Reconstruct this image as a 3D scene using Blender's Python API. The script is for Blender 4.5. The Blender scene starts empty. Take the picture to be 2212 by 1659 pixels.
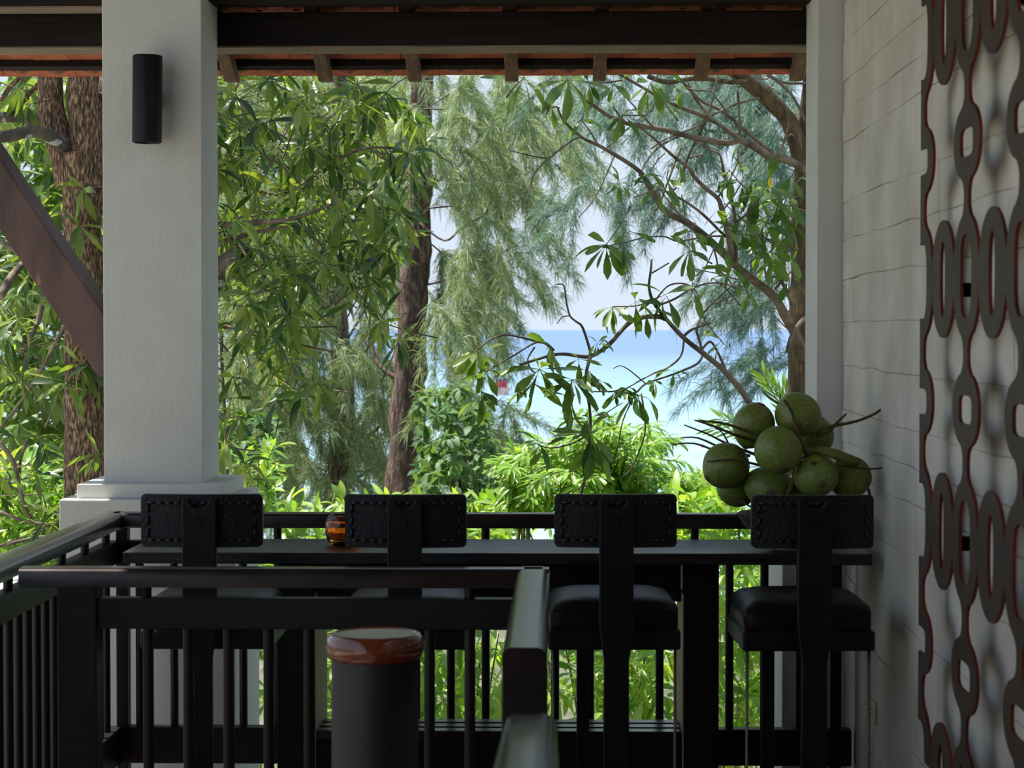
import bpy, bmesh, math, random
import numpy as np
from mathutils import Vector, Matrix, Euler, noise as mnoise

# ------------------------------------------------------------------ camera, sky, sun, exposure
S = bpy.context.scene
COL = S.collection
F, CX, CY, VX, VY = 4600.0, 1106.0, 829.5, 1210.0, 712.0
CAMLOC = Vector((0, 0, 1.75))
cam = bpy.data.cameras.new('camera')
camo = bpy.data.objects.new('camera', cam)
COL.objects.link(camo)
S.camera = camo
cam.sensor_width = 36.0
cam.lens = F / 2212 * 36.0
cam.clip_start, cam.clip_end = 0.05, 60000
ROT = Euler((math.radians(90) - math.atan((CY - VY) / F), 0, math.atan((VX - CX) / F)))
camo.location = CAMLOC
camo.rotation_euler = ROT
RM = ROT.to_matrix()
cam.dof.use_dof = True
cam.dof.focus_distance = 8.6
cam.dof.aperture_fstop = 7.0

W = bpy.data.worlds.new('sky')
S.world = W
W.use_nodes = True
nt = W.node_tree
nt.nodes.clear()
wo = nt.nodes.new('ShaderNodeOutputWorld')
bg = nt.nodes.new('ShaderNodeBackground')
tc = nt.nodes.new('ShaderNodeTexCoord')
sx = nt.nodes.new('ShaderNodeSeparateXYZ')
rp = nt.nodes.new('ShaderNodeValToRGB')
nt.links.new(tc.outputs['Generated'], sx.inputs[0])
nt.links.new(sx.outputs['Z'], rp.inputs[0])
nt.links.new(rp.outputs[0], bg.inputs[0])
nt.links.new(bg.outputs[0], wo.inputs[0])
e = rp.color_ramp.elements
e[0].position, e[0].color = 0.0, (0.73, 0.84, 0.975, 1)
e[1].position, e[1].color = 1.0, (0.44, 0.62, 0.98, 1)
q = e.new(0.16); q.color = (0.70, 0.82, 0.98, 1)
q = e.new(0.45); q.color = (0.58, 0.74, 1.0, 1)
bg.inputs[1].default_value = 0.80

sun = bpy.data.lights.new('sun', 'SUN')
suno = bpy.data.objects.new('sun', sun)
COL.objects.link(suno)
sun.energy = 8.6
sun.angle = math.radians(0.55)
sun.color = (1.0, 0.95, 0.86)
SUNDIR = Vector((-0.42, 0.10, 0.90)).normalized()      # towards the sun
suno.rotation_euler = SUNDIR.to_track_quat('Z', 'Y').to_euler()

S.view_settings.view_transform = 'Standard'
S.view_settings.look = 'None'
S.view_settings.gamma = 1.0
S.view_settings.use_curve_mapping = False
S.view_settings.exposure = 0.35

random.seed(7)
rng = np.random.default_rng(11)
R_ = random.random
def U(a, b): return random.uniform(a, b)

# ------------------------------------------------------------------ helpers
def P(px, py, Y):
    """world point on the plane y = Y seen at a pixel of the photograph"""
    d = RM @ Vector(((px - CX) / F, (CY - py) / F, -1.0))
    return CAMLOC + d * (Y / d.y)

def tag(o, label=None, cat=None, group=None, kind=None):
    if label: o['label'] = label
    if cat: o['category'] = cat
    if group: o['group'] = group
    if kind: o['kind'] = kind
    return o

def empty(name, loc, label=None, cat=None, group=None, kind=None, rz=0.0):
    o = bpy.data.objects.new(name, None)
    COL.objects.link(o)
    o.location = loc
    o.rotation_euler = (0, 0, rz)
    o.empty_display_size = 0.1
    return tag(o, label, cat, group, kind)

def link(name, me, parent=None, mat=None):
    o = bpy.data.objects.new(name, me)
    COL.objects.link(o)
    if parent: o.parent = parent
    if mat is not None and not me.materials: me.materials.append(mat)
    return o

class MB:
    """collects geometry and links it as ONE mesh object"""
    def __init__(self): self.v, self.f = [], []
    def add(self, vs, fs):
        n = len(self.v)
        self.v += [tuple(p) for p in vs]
        self.f += [tuple(i + n for i in t) for t in fs]
        return self
    def box(self, x0, x1, y0, y1, z0, z1, m=None):
        vs = [(x, y, z) for x in (x0, x1) for y in (y0, y1) for z in (z0, z1)]
        if m is not None: vs = [m @ Vector(p) for p in vs]
        return self.add(vs, [(0, 1, 3, 2), (4, 6, 7, 5), (0, 4, 5, 1), (2, 3, 7, 6), (0, 2, 6, 4), (1, 5, 7, 3)])
    def prism(self, poly, axis, a, b):
        """poly of 2D points extruded along axis 'x','y','z'"""
        n = len(poly)
        def mk(p, t):
            return {'x': (t, p[0], p[1]), 'y': (p[0], t, p[1]), 'z': (p[0], p[1], t)}[axis]
        vs = [mk(p, a) for p in poly] + [mk(p, b) for p in poly]
        fs = [tuple(range(n)), tuple(range(2 * n - 1, n - 1, -1))]
        fs += [(i, n + i, n + (i + 1) % n, (i + 1) % n) for i in range(n)]
        return self.add(vs, fs)
    def tube(self, pts, rad, n=8, cap=True, jit=0.0):
        pts = [Vector(p) for p in pts]
        if not hasattr(rad, '__len__'): rad = [rad] * len(pts)
        vs, fs = [], []
        up = Vector((0.31, 0.17, 0.93))
        for i, p in enumerate(pts):
            t = (pts[min(i + 1, len(pts) - 1)] - pts[max(i - 1, 0)])
            t = t.normalized() if t.length > 1e-9 else Vector((0, 0, 1))
            s = t.cross(up)
            if s.length < 0.1: s = t.cross(Vector((1, 0, 0)))
            s.normalize()
            u = s.cross(t)
            for k in range(n):
                a = 2 * math.pi * k / n
                r = rad[i] * (1 + (jit * mnoise.noise(p * 9 + Vector((math.cos(a), math.sin(a), 0)) * 1.6) if jit else 0))
                vs.append(p + (s * math.cos(a) + u * math.sin(a)) * r)
        for i in range(len(pts) - 1):
            for k in range(n):
                fs.append((i * n + k, i * n + (k + 1) % n, (i + 1) * n + (k + 1) % n, (i + 1) * n + k))
        if cap:
            fs.append(tuple(range(n - 1, -1, -1)))
            fs.append(tuple((len(pts) - 1) * n + k for k in range(n)))
        return self.add(vs, fs)
    def lathe(self, prof, n=32, c=(0, 0, 0), capends=True):
        vs, fs = [], []
        for r, z in prof:
            for k in range(n):
                a = 2 * math.pi * k / n
                vs.append((c[0] + r * math.cos(a), c[1] + r * math.sin(a), c[2] + z))
        m = len(prof)
        for i in range(m - 1):
            for k in range(n):
                fs.append((i * n + k, i * n + (k + 1) % n, (i + 1) * n + (k + 1) % n, (i + 1) * n + k))
        if capends:
            fs.append(tuple(range(n - 1, -1, -1)))
            fs.append(tuple((m - 1) * n + k for k in range(n)))
        return self.add(vs, fs)
    def mesh(self, name, mat, off=None, bevel=0.0, seg=2, smooth=False):
        me = bpy.data.meshes.new(name)
        v = self.v if off is None else [(p[0] - off[0], p[1] - off[1], p[2] - off[2]) for p in self.v]
        me.from_pydata(v, [], self.f)
        bm = bmesh.new(); bm.from_mesh(me)
        bmesh.ops.recalc_face_normals(bm, faces=bm.faces)
        if bevel:
            es = [ed for ed in bm.edges if len(ed.link_faces) == 2 and ed.calc_face_angle(0) > 0.6]
            bmesh.ops.bevel(bm, geom=es, offset=bevel, segments=seg, profile=0.6, affect='EDGES', clamp_overlap=True)
        bm.to_mesh(me); bm.free()
        if smooth:
            me.polygons.foreach_set('use_smooth', [True] * len(me.polygons))
            if smooth == 'auto':
                me.set_sharp_from_angle(angle=math.radians(38))
        if mat: me.materials.append(mat)
        return me
    def build(self, name, mat, parent=None, bevel=0.0, seg=2, smooth=False, local=False):
        off = None if (parent is None or local) else parent.location
        return link(name, self.mesh(name, mat, off, bevel, seg, smooth), parent)

def fast_mesh(name, verts, quads, mat, smooth=False):
    me = bpy.data.meshes.new(name)
    nv, nf = len(verts), len(quads)
    k = quads.shape[1]
    me.vertices.add(nv)
    me.vertices.foreach_set('co', np.ascontiguousarray(verts, dtype=np.float32).ravel())
    me.loops.add(nf * k)
    me.loops.foreach_set('vertex_index', np.ascontiguousarray(quads, dtype=np.int32).ravel())
    me.polygons.add(nf)
    me.polygons.foreach_set('loop_start', np.arange(0, nf * k, k, dtype=np.int32))
    me.polygons.foreach_set('loop_total', np.full(nf, k, dtype=np.int32))
    if smooth: me.polygons.foreach_set('use_smooth', np.ones(nf, dtype=bool))
    me.update(calc_edges=True)
    me.materials.append(mat)
    return me

# ------------------------------------------------------------------ materials
def rgb(r, g, b):
    f = lambda c: (c / 255) / 12.92 if c / 255 <= 0.04045 else ((c / 255 + 0.055) / 1.055) ** 2.4
    return (f(r), f(g), f(b), 1)

def mat(name, c1, c2=None, scale=6.0, rough=0.6, bump=0.0, bscale=None, stretch=(1, 1, 1), metal=0.0,
        spec=0.5, detail=6.0, c3=None, spots=None, coat=0.0, lo=0.35, hi=0.65, rvar=0.0):
    m = bpy.data.materials.new(name)
    m.use_nodes = True
    t = m.node_tree
    b = t.nodes['Principled BSDF']
    b.inputs['Roughness'].default_value = rough
    b.inputs['Metallic'].default_value = metal
    b.inputs['Specular IOR Level'].default_value = spec
    b.inputs['Coat Weight'].default_value = coat
    co = t.nodes.new('ShaderNodeTexCoord')
    mp = t.nodes.new('ShaderNodeMapping')
    mp.inputs['Scale'].default_value = stretch
    t.links.new(co.outputs['Object'], mp.inputs[0])
    if c2 is None:
        b.inputs['Base Color'].default_value = c1
    else:
        n = t.nodes.new('ShaderNodeTexNoise')
        n.inputs['Scale'].default_value = scale
        n.inputs['Detail'].default_value = detail
        t.links.new(mp.outputs[0], n.inputs['Vector'])
        r = t.nodes.new('ShaderNodeValToRGB')
        r.color_ramp.elements[0].position, r.color_ramp.elements[0].color = lo, c1
        r.color_ramp.elements[1].position, r.color_ramp.elements[1].color = hi, c2
        if c3:
            q = r.color_ramp.elements.new((lo + hi) / 2); q.color = c3
        t.links.new(n.outputs['Fac'], r.inputs[0])
        out = r.outputs[0]
        if spots:
            sc, th, cc = spots
            n2 = t.nodes.new('ShaderNodeTexNoise')
            n2.inputs['Scale'].default_value = sc
            n2.inputs['Detail'].default_value = 3
            t.links.new(mp.outputs[0], n2.inputs['Vector'])
            r2 = t.nodes.new('ShaderNodeValToRGB')
            r2.color_ramp.elements[0].position = th
            r2.color_ramp.elements[1].position = th + 0.05
            t.links.new(n2.outputs['Fac'], r2.inputs[0])
            mx = t.nodes.new('ShaderNodeMix'); mx.data_type = 'RGBA'
            t.links.new(r2.outputs[0], mx.inputs['Factor'])
            t.links.new(out, mx.inputs['A'])
            mx.inputs['B'].default_value = cc
            out = mx.outputs['Result']
        t.links.new(out, b.inputs['Base Color'])
        if rvar:
            mr = t.nodes.new('ShaderNodeMapRange')
            mr.inputs['To Min'].default_value = rough - rvar
            mr.inputs['To Max'].default_value = rough + rvar
            t.links.new(n.outputs['Fac'], mr.inputs['Value'])
            t.links.new(mr.outputs[0], b.inputs['Roughness'])
    if bump:
        n3 = t.nodes.new('ShaderNodeTexNoise')
        n3.inputs['Scale'].default_value = bscale or scale
        n3.inputs['Detail'].default_value = 8
        t.links.new(mp.outputs[0], n3.inputs['Vector'])
        bp = t.nodes.new('ShaderNodeBump')
        bp.inputs['Strength'].default_value = bump
        bp.inputs['Distance'].default_value = 0.02
        t.links.new(n3.outputs['Fac'], bp.inputs['Height'])
        t.links.new(bp.outputs[0], b.inputs['Normal'])
    return m

def leafmat(name, cols, trans=0.4, rough=0.35, spec=0.5, tcol=1.25, tb=0.35):
    """two-sided leaf: glossy reflection plus translucency; the colour varies from leaf to leaf"""
    m = bpy.data.materials.new(name)
    m.use_nodes = True
    t = m.node_tree
    b = t.nodes['Principled BSDF']
    out = t.nodes['Material Output']
    oi = t.nodes.new('ShaderNodeObjectInfo')
    ge = t.nodes.new('ShaderNodeNewGeometry')
    ad = t.nodes.new('ShaderNodeMath'); ad.operation = 'ADD'
    fr = t.nodes.new('ShaderNodeMath'); fr.operation = 'FRACT'
    t.links.new(oi.outputs['Random'], ad.inputs[0])
    t.links.new(ge.outputs['Random Per Island'], ad.inputs[1])
    t.links.new(ad.outputs[0], fr.inputs[0])
    r = t.nodes.new('ShaderNodeValToRGB')
    el = r.color_ramp.elements
    el[0].position, el[0].color = 0.0, cols[0]
    el[1].position, el[1].color = 1.0, cols[-1]
    for i, c in enumerate(cols[1:-1]):
        q = el.new((i + 1) / (len(cols) - 1)); q.color = c
    t.links.new(fr.outputs[0], r.inputs[0])
    t.links.new(r.outputs[0], b.inputs['Base Color'])
    b.inputs['Roughness'].default_value = rough
    b.inputs['Specular IOR Level'].default_value = spec
    tr = t.nodes.new('ShaderNodeBsdfTranslucent')
    mu = t.nodes.new('ShaderNodeMix'); mu.data_type = 'RGBA'; mu.blend_type = 'MULTIPLY'
    mu.inputs['Factor'].default_value = 1.0
    mu.inputs['B'].default_value = (tcol * 1.25, tcol * 1.15, tcol * tb, 1)
    t.links.new(r.outputs[0], mu.inputs['A'])
    t.links.new(mu.outputs['Result'], tr.inputs['Color'])
    ms = t.nodes.new('ShaderNodeMixShader')
    ms.inputs[0].default_value = trans
    t.links.new(b.outputs[0], ms.inputs[1])
    t.links.new(tr.outputs[0], ms.inputs[2])
    t.links.new(ms.outputs[0], out.inputs['Surface'])
    return m

M = {}
M['plaster'] = mat('painted_plaster', rgb(196, 196, 188), rgb(206, 206, 199), 3, 0.75, 0.12, 60)
M['block'] = mat('plastered_block', rgb(186, 178, 164), rgb(208, 202, 190), 3.2, 0.85, 0.3, 7, c3=rgb(197, 190, 177))
M['joint'] = mat('mortar_joint', rgb(128, 116, 104), rgb(170, 160, 146), 2.5, 0.9)
M['screen'] = mat('bronze_sheet', rgb(60, 46, 36), rgb(72, 56, 45), 4, 0.6, 0.05, 40, metal=0.15, spec=0.3)
M['screen_edge'] = mat('red_cut_edge', rgb(70, 16, 8), rgb(128, 34, 14), 8, 0.6)
M['wood'] = mat('dark_stained_wood', rgb(15, 13, 14), rgb(23, 19, 20), 5, 0.45, 0.06, 14, stretch=(1, 1, 9), rvar=0.08, spec=0.28)
M['rail'] = mat('polished_dark_rail', rgb(24, 20, 19), rgb(40, 32, 29), 4, 0.24, 0.02, 10, stretch=(1.5, 1.5, 6), rvar=0.06)
M['top'] = mat('counter_board', rgb(18, 18, 20), rgb(30, 30, 31), 3, 0.34, 0.12, 9, stretch=(0.7, 9, 9), rvar=0.1)
M['litface'] = mat('lit_side_grain', rgb(178, 162, 128), rgb(212, 196, 158), 6, 0.7, 0.15, 9, stretch=(6, 6, 0.7))  # pale tone holds the outside light on the inner leg faces
M['beam'] = mat('dark_beam', rgb(22, 15, 12), rgb(34, 24, 20), 4, 0.7, 0.15, 10, stretch=(0.7, 9, 9), spec=0.2)
M['rafter'] = mat('weathered_rafter', rgb(84, 60, 48), rgb(112, 84, 66), 5, 0.8, 0.2, 10, stretch=(9, 1, 9))
M['litsoffit'] = mat('lit_underside_wood', rgb(100, 82, 70), rgb(138, 118, 100), 6, 0.8, 0.2, 10, stretch=(0.7, 9, 9))  # beam wood made paler, bounced light put into the colour
M['brace'] = mat('brown_brace', rgb(70, 48, 46), rgb(98, 70, 66), 3, 0.6, 0.15, 6, stretch=(4, 4, 1), spots=(5, 0.68, rgb(140, 104, 84)))
M['tile'] = mat('terracotta', rgb(136, 74, 55), rgb(178, 104, 78), 5, 0.85, 0.15, 30, spots=(5, 0.58, rgb(96, 72, 60)), spec=0.2)
M['ceil'] = mat('roof_boards', rgb(70, 48, 36), rgb(96, 64, 46), 4, 0.8)
M['leather'] = mat('black_leather', rgb(15, 15, 18), rgb(22, 22, 25), 20, 0.48, 0.25, 90, spec=0.3)
M['seatleather'] = mat('brown_black_leather', rgb(19, 14, 13), rgb(29, 20, 18), 10, 0.42, 0.12, 60, spec=0.18)
M['lace'] = mat('leather_lace', rgb(16, 16, 18), rgb(24, 24, 26), 20, 0.28)
M['iron'] = mat('black_iron', rgb(13, 13, 15), rgb(18, 18, 20), 20, 0.5, 0.1, 60, spec=0.25)
M['lamp'] = mat('black_lamp_metal', rgb(13, 13, 14), rgb(20, 20, 21), 12, 0.55, 0.05, 40, spots=(14, 0.72, rgb(60, 60, 58)), spec=0.3)
M['steel'] = mat('steel_rod', rgb(120, 110, 96), rgb(140, 130, 110), 20, 0.35, metal=0.8)
M['binbody'] = mat('black_bin_body', rgb(14, 15, 17), rgb(20, 21, 23), 6, 0.5)
M['glaze'] = mat('brown_glaze', rgb(92, 40, 20), rgb(124, 58, 30), 9, 0.16, coat=0.6)
M['palesand'] = mat('pale_green_glaze', rgb(170, 172, 132), rgb(186, 188, 150), 6, 0.5)
M['coco'] = mat('green_coconut', rgb(86, 104, 34), rgb(124, 138, 54), 7, 0.42, 0.06, 60, spots=(70, 0.56, rgb(136, 148, 84)))
M['cocoscar'] = mat('brown_scar', rgb(70, 52, 40), rgb(120, 96, 74), 18, 0.8)
M['stalk'] = mat('fruit_stalk', rgb(54, 46, 22), rgb(92, 80, 34), 16, 0.7, 0.2)
M['greenstalk'] = mat('green_fruit_stalk', rgb(84, 96, 34), rgb(120, 124, 50), 10, 0.6, 0.1)
M['bowl'] = mat('dark_bowl', rgb(50, 38, 34), rgb(86, 66, 58), 6, 0.4)
M['ivory'] = mat('ivory_plate', rgb(196, 184, 140), rgb(204, 192, 150), 6, 0.4)
M['bark'] = mat('rough_brown_bark', rgb(52, 40, 32), rgb(176, 146, 116), 26, 0.9, 1.0, 26, stretch=(4, 4, 1.0), c3=rgb(104, 80, 60), spots=(5, 0.64, rgb(60, 52, 40)))
M['bark2'] = mat('reddish_bark', rgb(60, 47, 43), rgb(128, 108, 96), 9, 0.9, 0.9, 14, stretch=(4, 4, 0.8), c3=rgb(88, 68, 61))
M['bark3'] = mat('olive_bark', rgb(58, 50, 32), rgb(96, 82, 54), 12, 0.85, 0.7, 18, stretch=(3, 3, 1), spots=(8, 0.62, rgb(122, 84, 60)))
M['lichen'] = mat('lichened_bark', rgb(56, 52, 46), rgb(98, 90, 78), 10, 0.9, 0.8, 20, spots=(14, 0.60, rgb(160, 166, 158)))
M['twig'] = mat('grey_brown_twig', rgb(72, 62, 50), rgb(124, 110, 94), 12, 0.85, 0.4, 30)
M['cut'] = mat('sawn_wood', rgb(190, 160, 124), rgb(208, 180, 146), 20, 0.8)
M['leafL'] = leafmat('lance_leaf', [rgb(38, 70, 42), rgb(76, 106, 50), rgb(108, 132, 64), rgb(138, 154, 84), rgb(60, 94, 54)], 0.48, 0.38, 0.5)
M['leafR'] = leafmat('paddle_leaf', [rgb(56, 96, 46), rgb(92, 122, 56), rgb(108, 134, 66), rgb(74, 106, 50)], 0.5, 0.34, 0.5)
M['leafY'] = leafmat('yellow_leaf', [rgb(190, 160, 30), rgb(170, 160, 50)], 0.4)
M['leafP'] = leafmat('palm_leaf', [rgb(82, 132, 38), rgb(120, 160, 56), rgb(152, 182, 82), rgb(104, 148, 48)], 0.38, 0.32, 0.6)
M['leafS'] = leafmat('shrub_leaf', [rgb(92, 138, 50), rgb(136, 174, 72), rgb(166, 192, 100), rgb(86, 128, 58)], 0.45, 0.32, 0.6)
M['leafB'] = leafmat('background_leaf', [rgb(70, 106, 56), rgb(112, 140, 76), rgb(150, 170, 104), rgb(90, 122, 68)], 0.42, 0.45)
M['needle'] = leafmat('casuarina_needle', [rgb(84, 116, 92), rgb(130, 152, 118), rgb(182, 194, 156), rgb(106, 136, 108)], 0.4, 0.5, 0.4, 1.05, 0.6)
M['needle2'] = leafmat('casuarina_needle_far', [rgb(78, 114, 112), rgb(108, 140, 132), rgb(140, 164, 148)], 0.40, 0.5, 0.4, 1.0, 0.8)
M['flower'] = leafmat('pale_flower', [rgb(170, 184, 130), rgb(206, 210, 168)], 0.35, 0.6)
M['ground'] = mat('garden_soil', rgb(66, 70, 48), rgb(104, 104, 86), 0.8, 0.95, 0.3, 3)
M['bounce_ground'] = mat('pale_bounce_ground', rgb(150, 148, 126), rgb(172, 168, 146), 2, 0.9, 0.1, 10)  # tone picked to throw warm bounce light onto the wall
M['floor'] = mat('dark_floor_boards', rgb(58, 46, 38), rgb(80, 64, 52), 3, 0.6, 0.1, 10, stretch=(9, 0.7, 1))
M['white'] = mat('white_garden_wall', rgb(226, 220, 214), rgb(236, 232, 228), 3, 0.8)
M['wire'] = mat('black_cable', rgb(50, 56, 64))
M['boatred'] = mat('red_boat_paint', rgb(176, 40, 70))
M['boatwhite'] = mat('white_boat_paint', rgb(226, 226, 228))
M['boatblue'] = mat('blue_boat_paint', rgb(60, 100, 190))
M['boathull'] = mat('pink_boat_hull', rgb(206, 140, 130), rgb(226, 190, 176), 0.8)

m = bpy.data.materials.new('amber_glass'); m.use_nodes = True
b = m.node_tree.nodes['Principled BSDF']
b.inputs['Base Color'].default_value = rgb(255, 168, 58)
b.inputs['Transmission Weight'].default_value = 1.0
b.inputs['Roughness'].default_value = 0.04
b.inputs['IOR'].default_value = 1.45
M['amber'] = m

m = bpy.data.materials.new('sea_water'); m.use_nodes = True
t = m.node_tree; b = t.nodes['Principled BSDF']
co = t.nodes.new('ShaderNodeTexCoord'); mp = t.nodes.new('ShaderNodeMapping')
mp.inputs['Scale'].default_value = (0.05, 0.25, 1)
n = t.nodes.new('ShaderNodeTexNoise'); n.inputs['Scale'].default_value = 1.0; n.inputs['Detail'].default_value = 8
sp = t.nodes.new('ShaderNodeSeparateXYZ')
mr = t.nodes.new('ShaderNodeMapRange')
mr.inputs['From Min'].default_value = 80; mr.inputs['From Max'].default_value = 900
ra = t.nodes.new('ShaderNodeValToRGB')
ra.color_ramp.elements[0].color = rgb(138, 165, 172)
ra.color_ramp.elements[1].color = rgb(88, 114, 150)
q = ra.color_ramp.elements.new(0.3); q.color = rgb(115, 144, 165)
t.links.new(co.outputs['Object'], mp.inputs[0]); t.links.new(mp.outputs[0], n.inputs['Vector'])
t.links.new(co.outputs['Object'], sp.inputs[0]); t.links.new(sp.outputs['Y'], mr.inputs['Value'])
t.links.new(mr.outputs[0], ra.inputs[0])
mx = t.nodes.new('ShaderNodeMix'); mx.data_type = 'RGBA'; mx.blend_type = 'SOFT_LIGHT'; mx.inputs['Factor'].default_value = 0.55
t.links.new(ra.outputs[0], mx.inputs['A']); t.links.new(n.outputs['Fac'], mx.inputs['B'])
t.links.new(mx.outputs['Result'], b.inputs['Base Color'])
b.inputs['Roughness'].default_value = 0.5
b.inputs['Specular IOR Level'].default_value = 0.25
bp = t.nodes.new('ShaderNodeBump'); bp.inputs['Strength'].default_value = 0.6; bp.inputs['Distance'].default_value = 0.6
t.links.new(n.outputs['Fac'], bp.inputs['Height']); t.links.new(bp.outputs[0], b.inputs['Normal'])
M['sea'] = m

# ================================================================== SETTING
GZ = -3.0
MB().box(-2.6, 1.25, -4.0, 8.28, -0.25, 0.0).build('floor', M['floor'])
bpy.data.objects['floor']['kind'] = 'structure'
g = MB()
gx, gy = [-80, -20, -6, 0, 6, 20, 80], [8.3, 12, 16, 22, 30, 45, 70]
zz = [-3.0, -3.0, -3.0, -3.1, -3.4, -4.5, -8.6]
vs = [(x, y, z + 0.1 * math.sin(x * 1.3 + y)) for y, z in zip(gy, zz) for x in gx]
nx = len(gx)
g.add(vs, [(j * nx + i, j * nx + i + 1, (j + 1) * nx + i + 1, (j + 1) * nx + i) for j in range(len(gy) - 1) for i in range(nx - 1)])
o = g.build('ground', M['ground']); tag(o, kind='structure')
MB().add([(-80, -40, -3.3), (80, -40, -3.3), (80, 8.35, -3.3), (-80, 8.35, -3.3)], [(0, 1, 2, 3)]).build('bounce_ground', M['bounce_ground'])['kind'] = 'structure'  # unseen pale ground, added to bounce sunlight into the terrace
MB().box(-2.6, 1.3, -4.2, -3.9, -0.25, 3.3).build('wall_back', M['ceil'])['kind'] = 'structure'
sea = MB().add([(-9000, 60, -8), (9000, 60, -8), (9000, 40000, -8), (-9000, 40000, -8)], [(0, 1, 2, 3)]).build('sea', M['sea'])
tag(sea, 'calm pale blue sea reaching to the horizon', 'sea', kind='structure')

# ---- roof: sloping tiles on battens and rafters over the eave; the pitch climbs to a ridge out of view
SL = 0.45
def zb(Y): return 2.95 - SL * (Y - 8.2)            # underside of the rafters
RH = 0.07
def zt(Y): return zb(Y) + RH + 0.03                # underside of the tiles
roof = empty('ceiling', (0, 8.2, 2.95), kind='structure')
roof['label'] = 'tiled roof on rafters above the terrace'
YR = 3.4
rb = MB()
rb.prism([(7.75, zt(7.75) + 0.02), (YR, zt(YR) + 0.02), (YR - 6.6, zt(YR) + 0.02 - 6.6 * SL), (YR - 6.6, zt(YR) + 0.08 - 6.6 * SL), (YR, zt(YR) + 0.08), (7.75, zt(7.75) + 0.08)], 'x', -2.55, 1.5)
rb.build('roof_boards', M['ceil'], roof)
rafx = [P(x, 140, 8.45).x for x in (482, 690, 888, 1103, 1297, 1522, 1735)]
d0 = rafx[1] - rafx[0]
rafx = [rafx[0] - 2.75 * d0] + rafx
for x in rafx:
    w = 0.026
    r = MB().prism([(8.63, zb(8.63)), (8.72, zb(8.63) + 0.004), (8.72, zt(8.72) - 0.03), (5.2, zt(5.2) - 0.03), (5.2, zb(5.2))], 'x', x - w, x + w)
    r.build('rafter', M['rafter'], roof, bevel=0.003, seg=1)
for i, (Y, c, w) in enumerate(((8.665, 'beam', 0.03), (8.44, 'beam', 0.04), (8.14, 'rafter', 0.04), (7.92, 'rafter', 0.04))):
    h = 0.027 if i == 0 else 0.03
    MB().prism([(Y - w / 2, zt(Y - w / 2) - h), (Y + w / 2, zt(Y + w / 2) - h), (Y + w / 2, zt(Y + w / 2)), (Y - w / 2, zt(Y - w / 2))], 'x', -2.6, 0.99).build('batten', M[c], roof)
# clay tiles, one object each, sharing mesh data
def tile_mesh(k):
    b = MB()
    b.box(-0.0748, 0.0748, -0.235, 0.0, 0, 0.013)
    b.box(-0.055, 0.03, -0.235, -0.205, -0.012, 0)
    if k: b.box(-0.02, 0.008, -0.205, -0.185, -0.016, 0)
    b.box(0.066, 0.0805, -0.232, -0.003, 0.0132, 0.016)
    return b.mesh('roof_tile', M['tile'], bevel=0.002, seg=1)
tiles = [tile_mesh(0), tile_mesh(1)]
ang = math.atan(SL)
row = 0
Y = 8.778
while Y > 7.75:
    for i in range(24):
        x = -2.52 + i * 0.150 + (0.075 if row % 2 else 0) + U(-0.0005, 0.0005)
        if x > 1.0: continue
        o = link('roof_tile', random.choice(tiles), roof)
        o.location = Vector((x, Y + U(-0.004, 0.004), zt(Y) + 0.004 + U(-0.002, 0.002))) - roof.location
        o.rotation_euler = (-ang + 0.03 + U(-0.008, 0.008), 0, U(-0.01, 0.01))
    Y -= 0.145; row += 1

# ---- right wall: rough plastered block courses, each block an object
XW = 1.02
wall = empty('wall_right', (XW, 4.0, 0), kind='structure')
MB().box(XW + 0.0045, XW + 0.30, -4.0, 7.72, 0, 3.25).build('wall_core', M['joint'], wall)
zl = [0.0, 0.17, 0.36, 0.53, 0.70, 0.87, 1.076, 1.24, 1.346, 1.457, 1.62, 1.775, 1.933, 2.07, 2.204, 2.42, 2.53, 2.64, 2.78, 2.93, 3.08, 3.25]
ygrid = [2.9 + 0.24 * i for i in range(20)] + [7.72]
zj = [[z + (U(-0.006, 0.006) if 0 < k < len(zl) - 1 else 0) for _ in ygrid] for k, z in enumerate(zl)]
for k in range(len(zl) - 1):
    j = 0 if k % 2 else -random.randint(1, 2)
    while j < len(ygrid) - 1:
        n = random.choice((3, 4, 4, 5))
        j0, j1 = max(j, 0), min(j + n, len(ygrid) - 1)
        if len(ygrid) - 1 - j1 < 2: j1 = len(ygrid) - 1
        b = MB()
        x0 = XW + U(-0.002, 0.002)
        n = j1 - j0 + 1
        rows = []
        for (dx, ins) in ((0.03, 0.0008), (0.0015, 0.0008), (0.0, 0.004)):
            lo, hi = [], []
            for q in range(j0, j1 + 1):
                yy = ygrid[q]
                if q == j0: yy += ins
                if q == j1: yy -= ins
                bulge = 0.006 * mnoise.noise(Vector((yy * 2.1, k * 1.7, 3))) if ins > 0.001 else 0.006 * mnoise.noise(Vector((yy * 2.1, k * 1.7, 3)))
                lo.append((x0 + dx + bulge, yy, zj[k][q] + ins)); hi.append((x0 + dx + bulge, yy, zj[k + 1][q] - ins))
            rows.append(lo + hi[::-1])
        vs = rows[0] + rows[1] + rows[2]
        L = 2 * n
        fs = []
        for a in range(2):
            fs += [(a * L + i, a * L + (i + 1) % L, (a + 1) * L + (i + 1) % L, (a + 1) * L + i) for i in range(L)]
        fs += [(2 * L + i, 2 * L + i + 1, 2 * L + L - 2 - i, 2 * L + L - 1 - i) for i in range(n - 1)]
        b.add(vs, fs)
        b.build('wall_block', M['block'], wall)
        j = j1 if j1 == len(ygrid) - 1 else j0 + (j1 - j0)
        if j1 == len(ygrid) - 1: break

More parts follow.
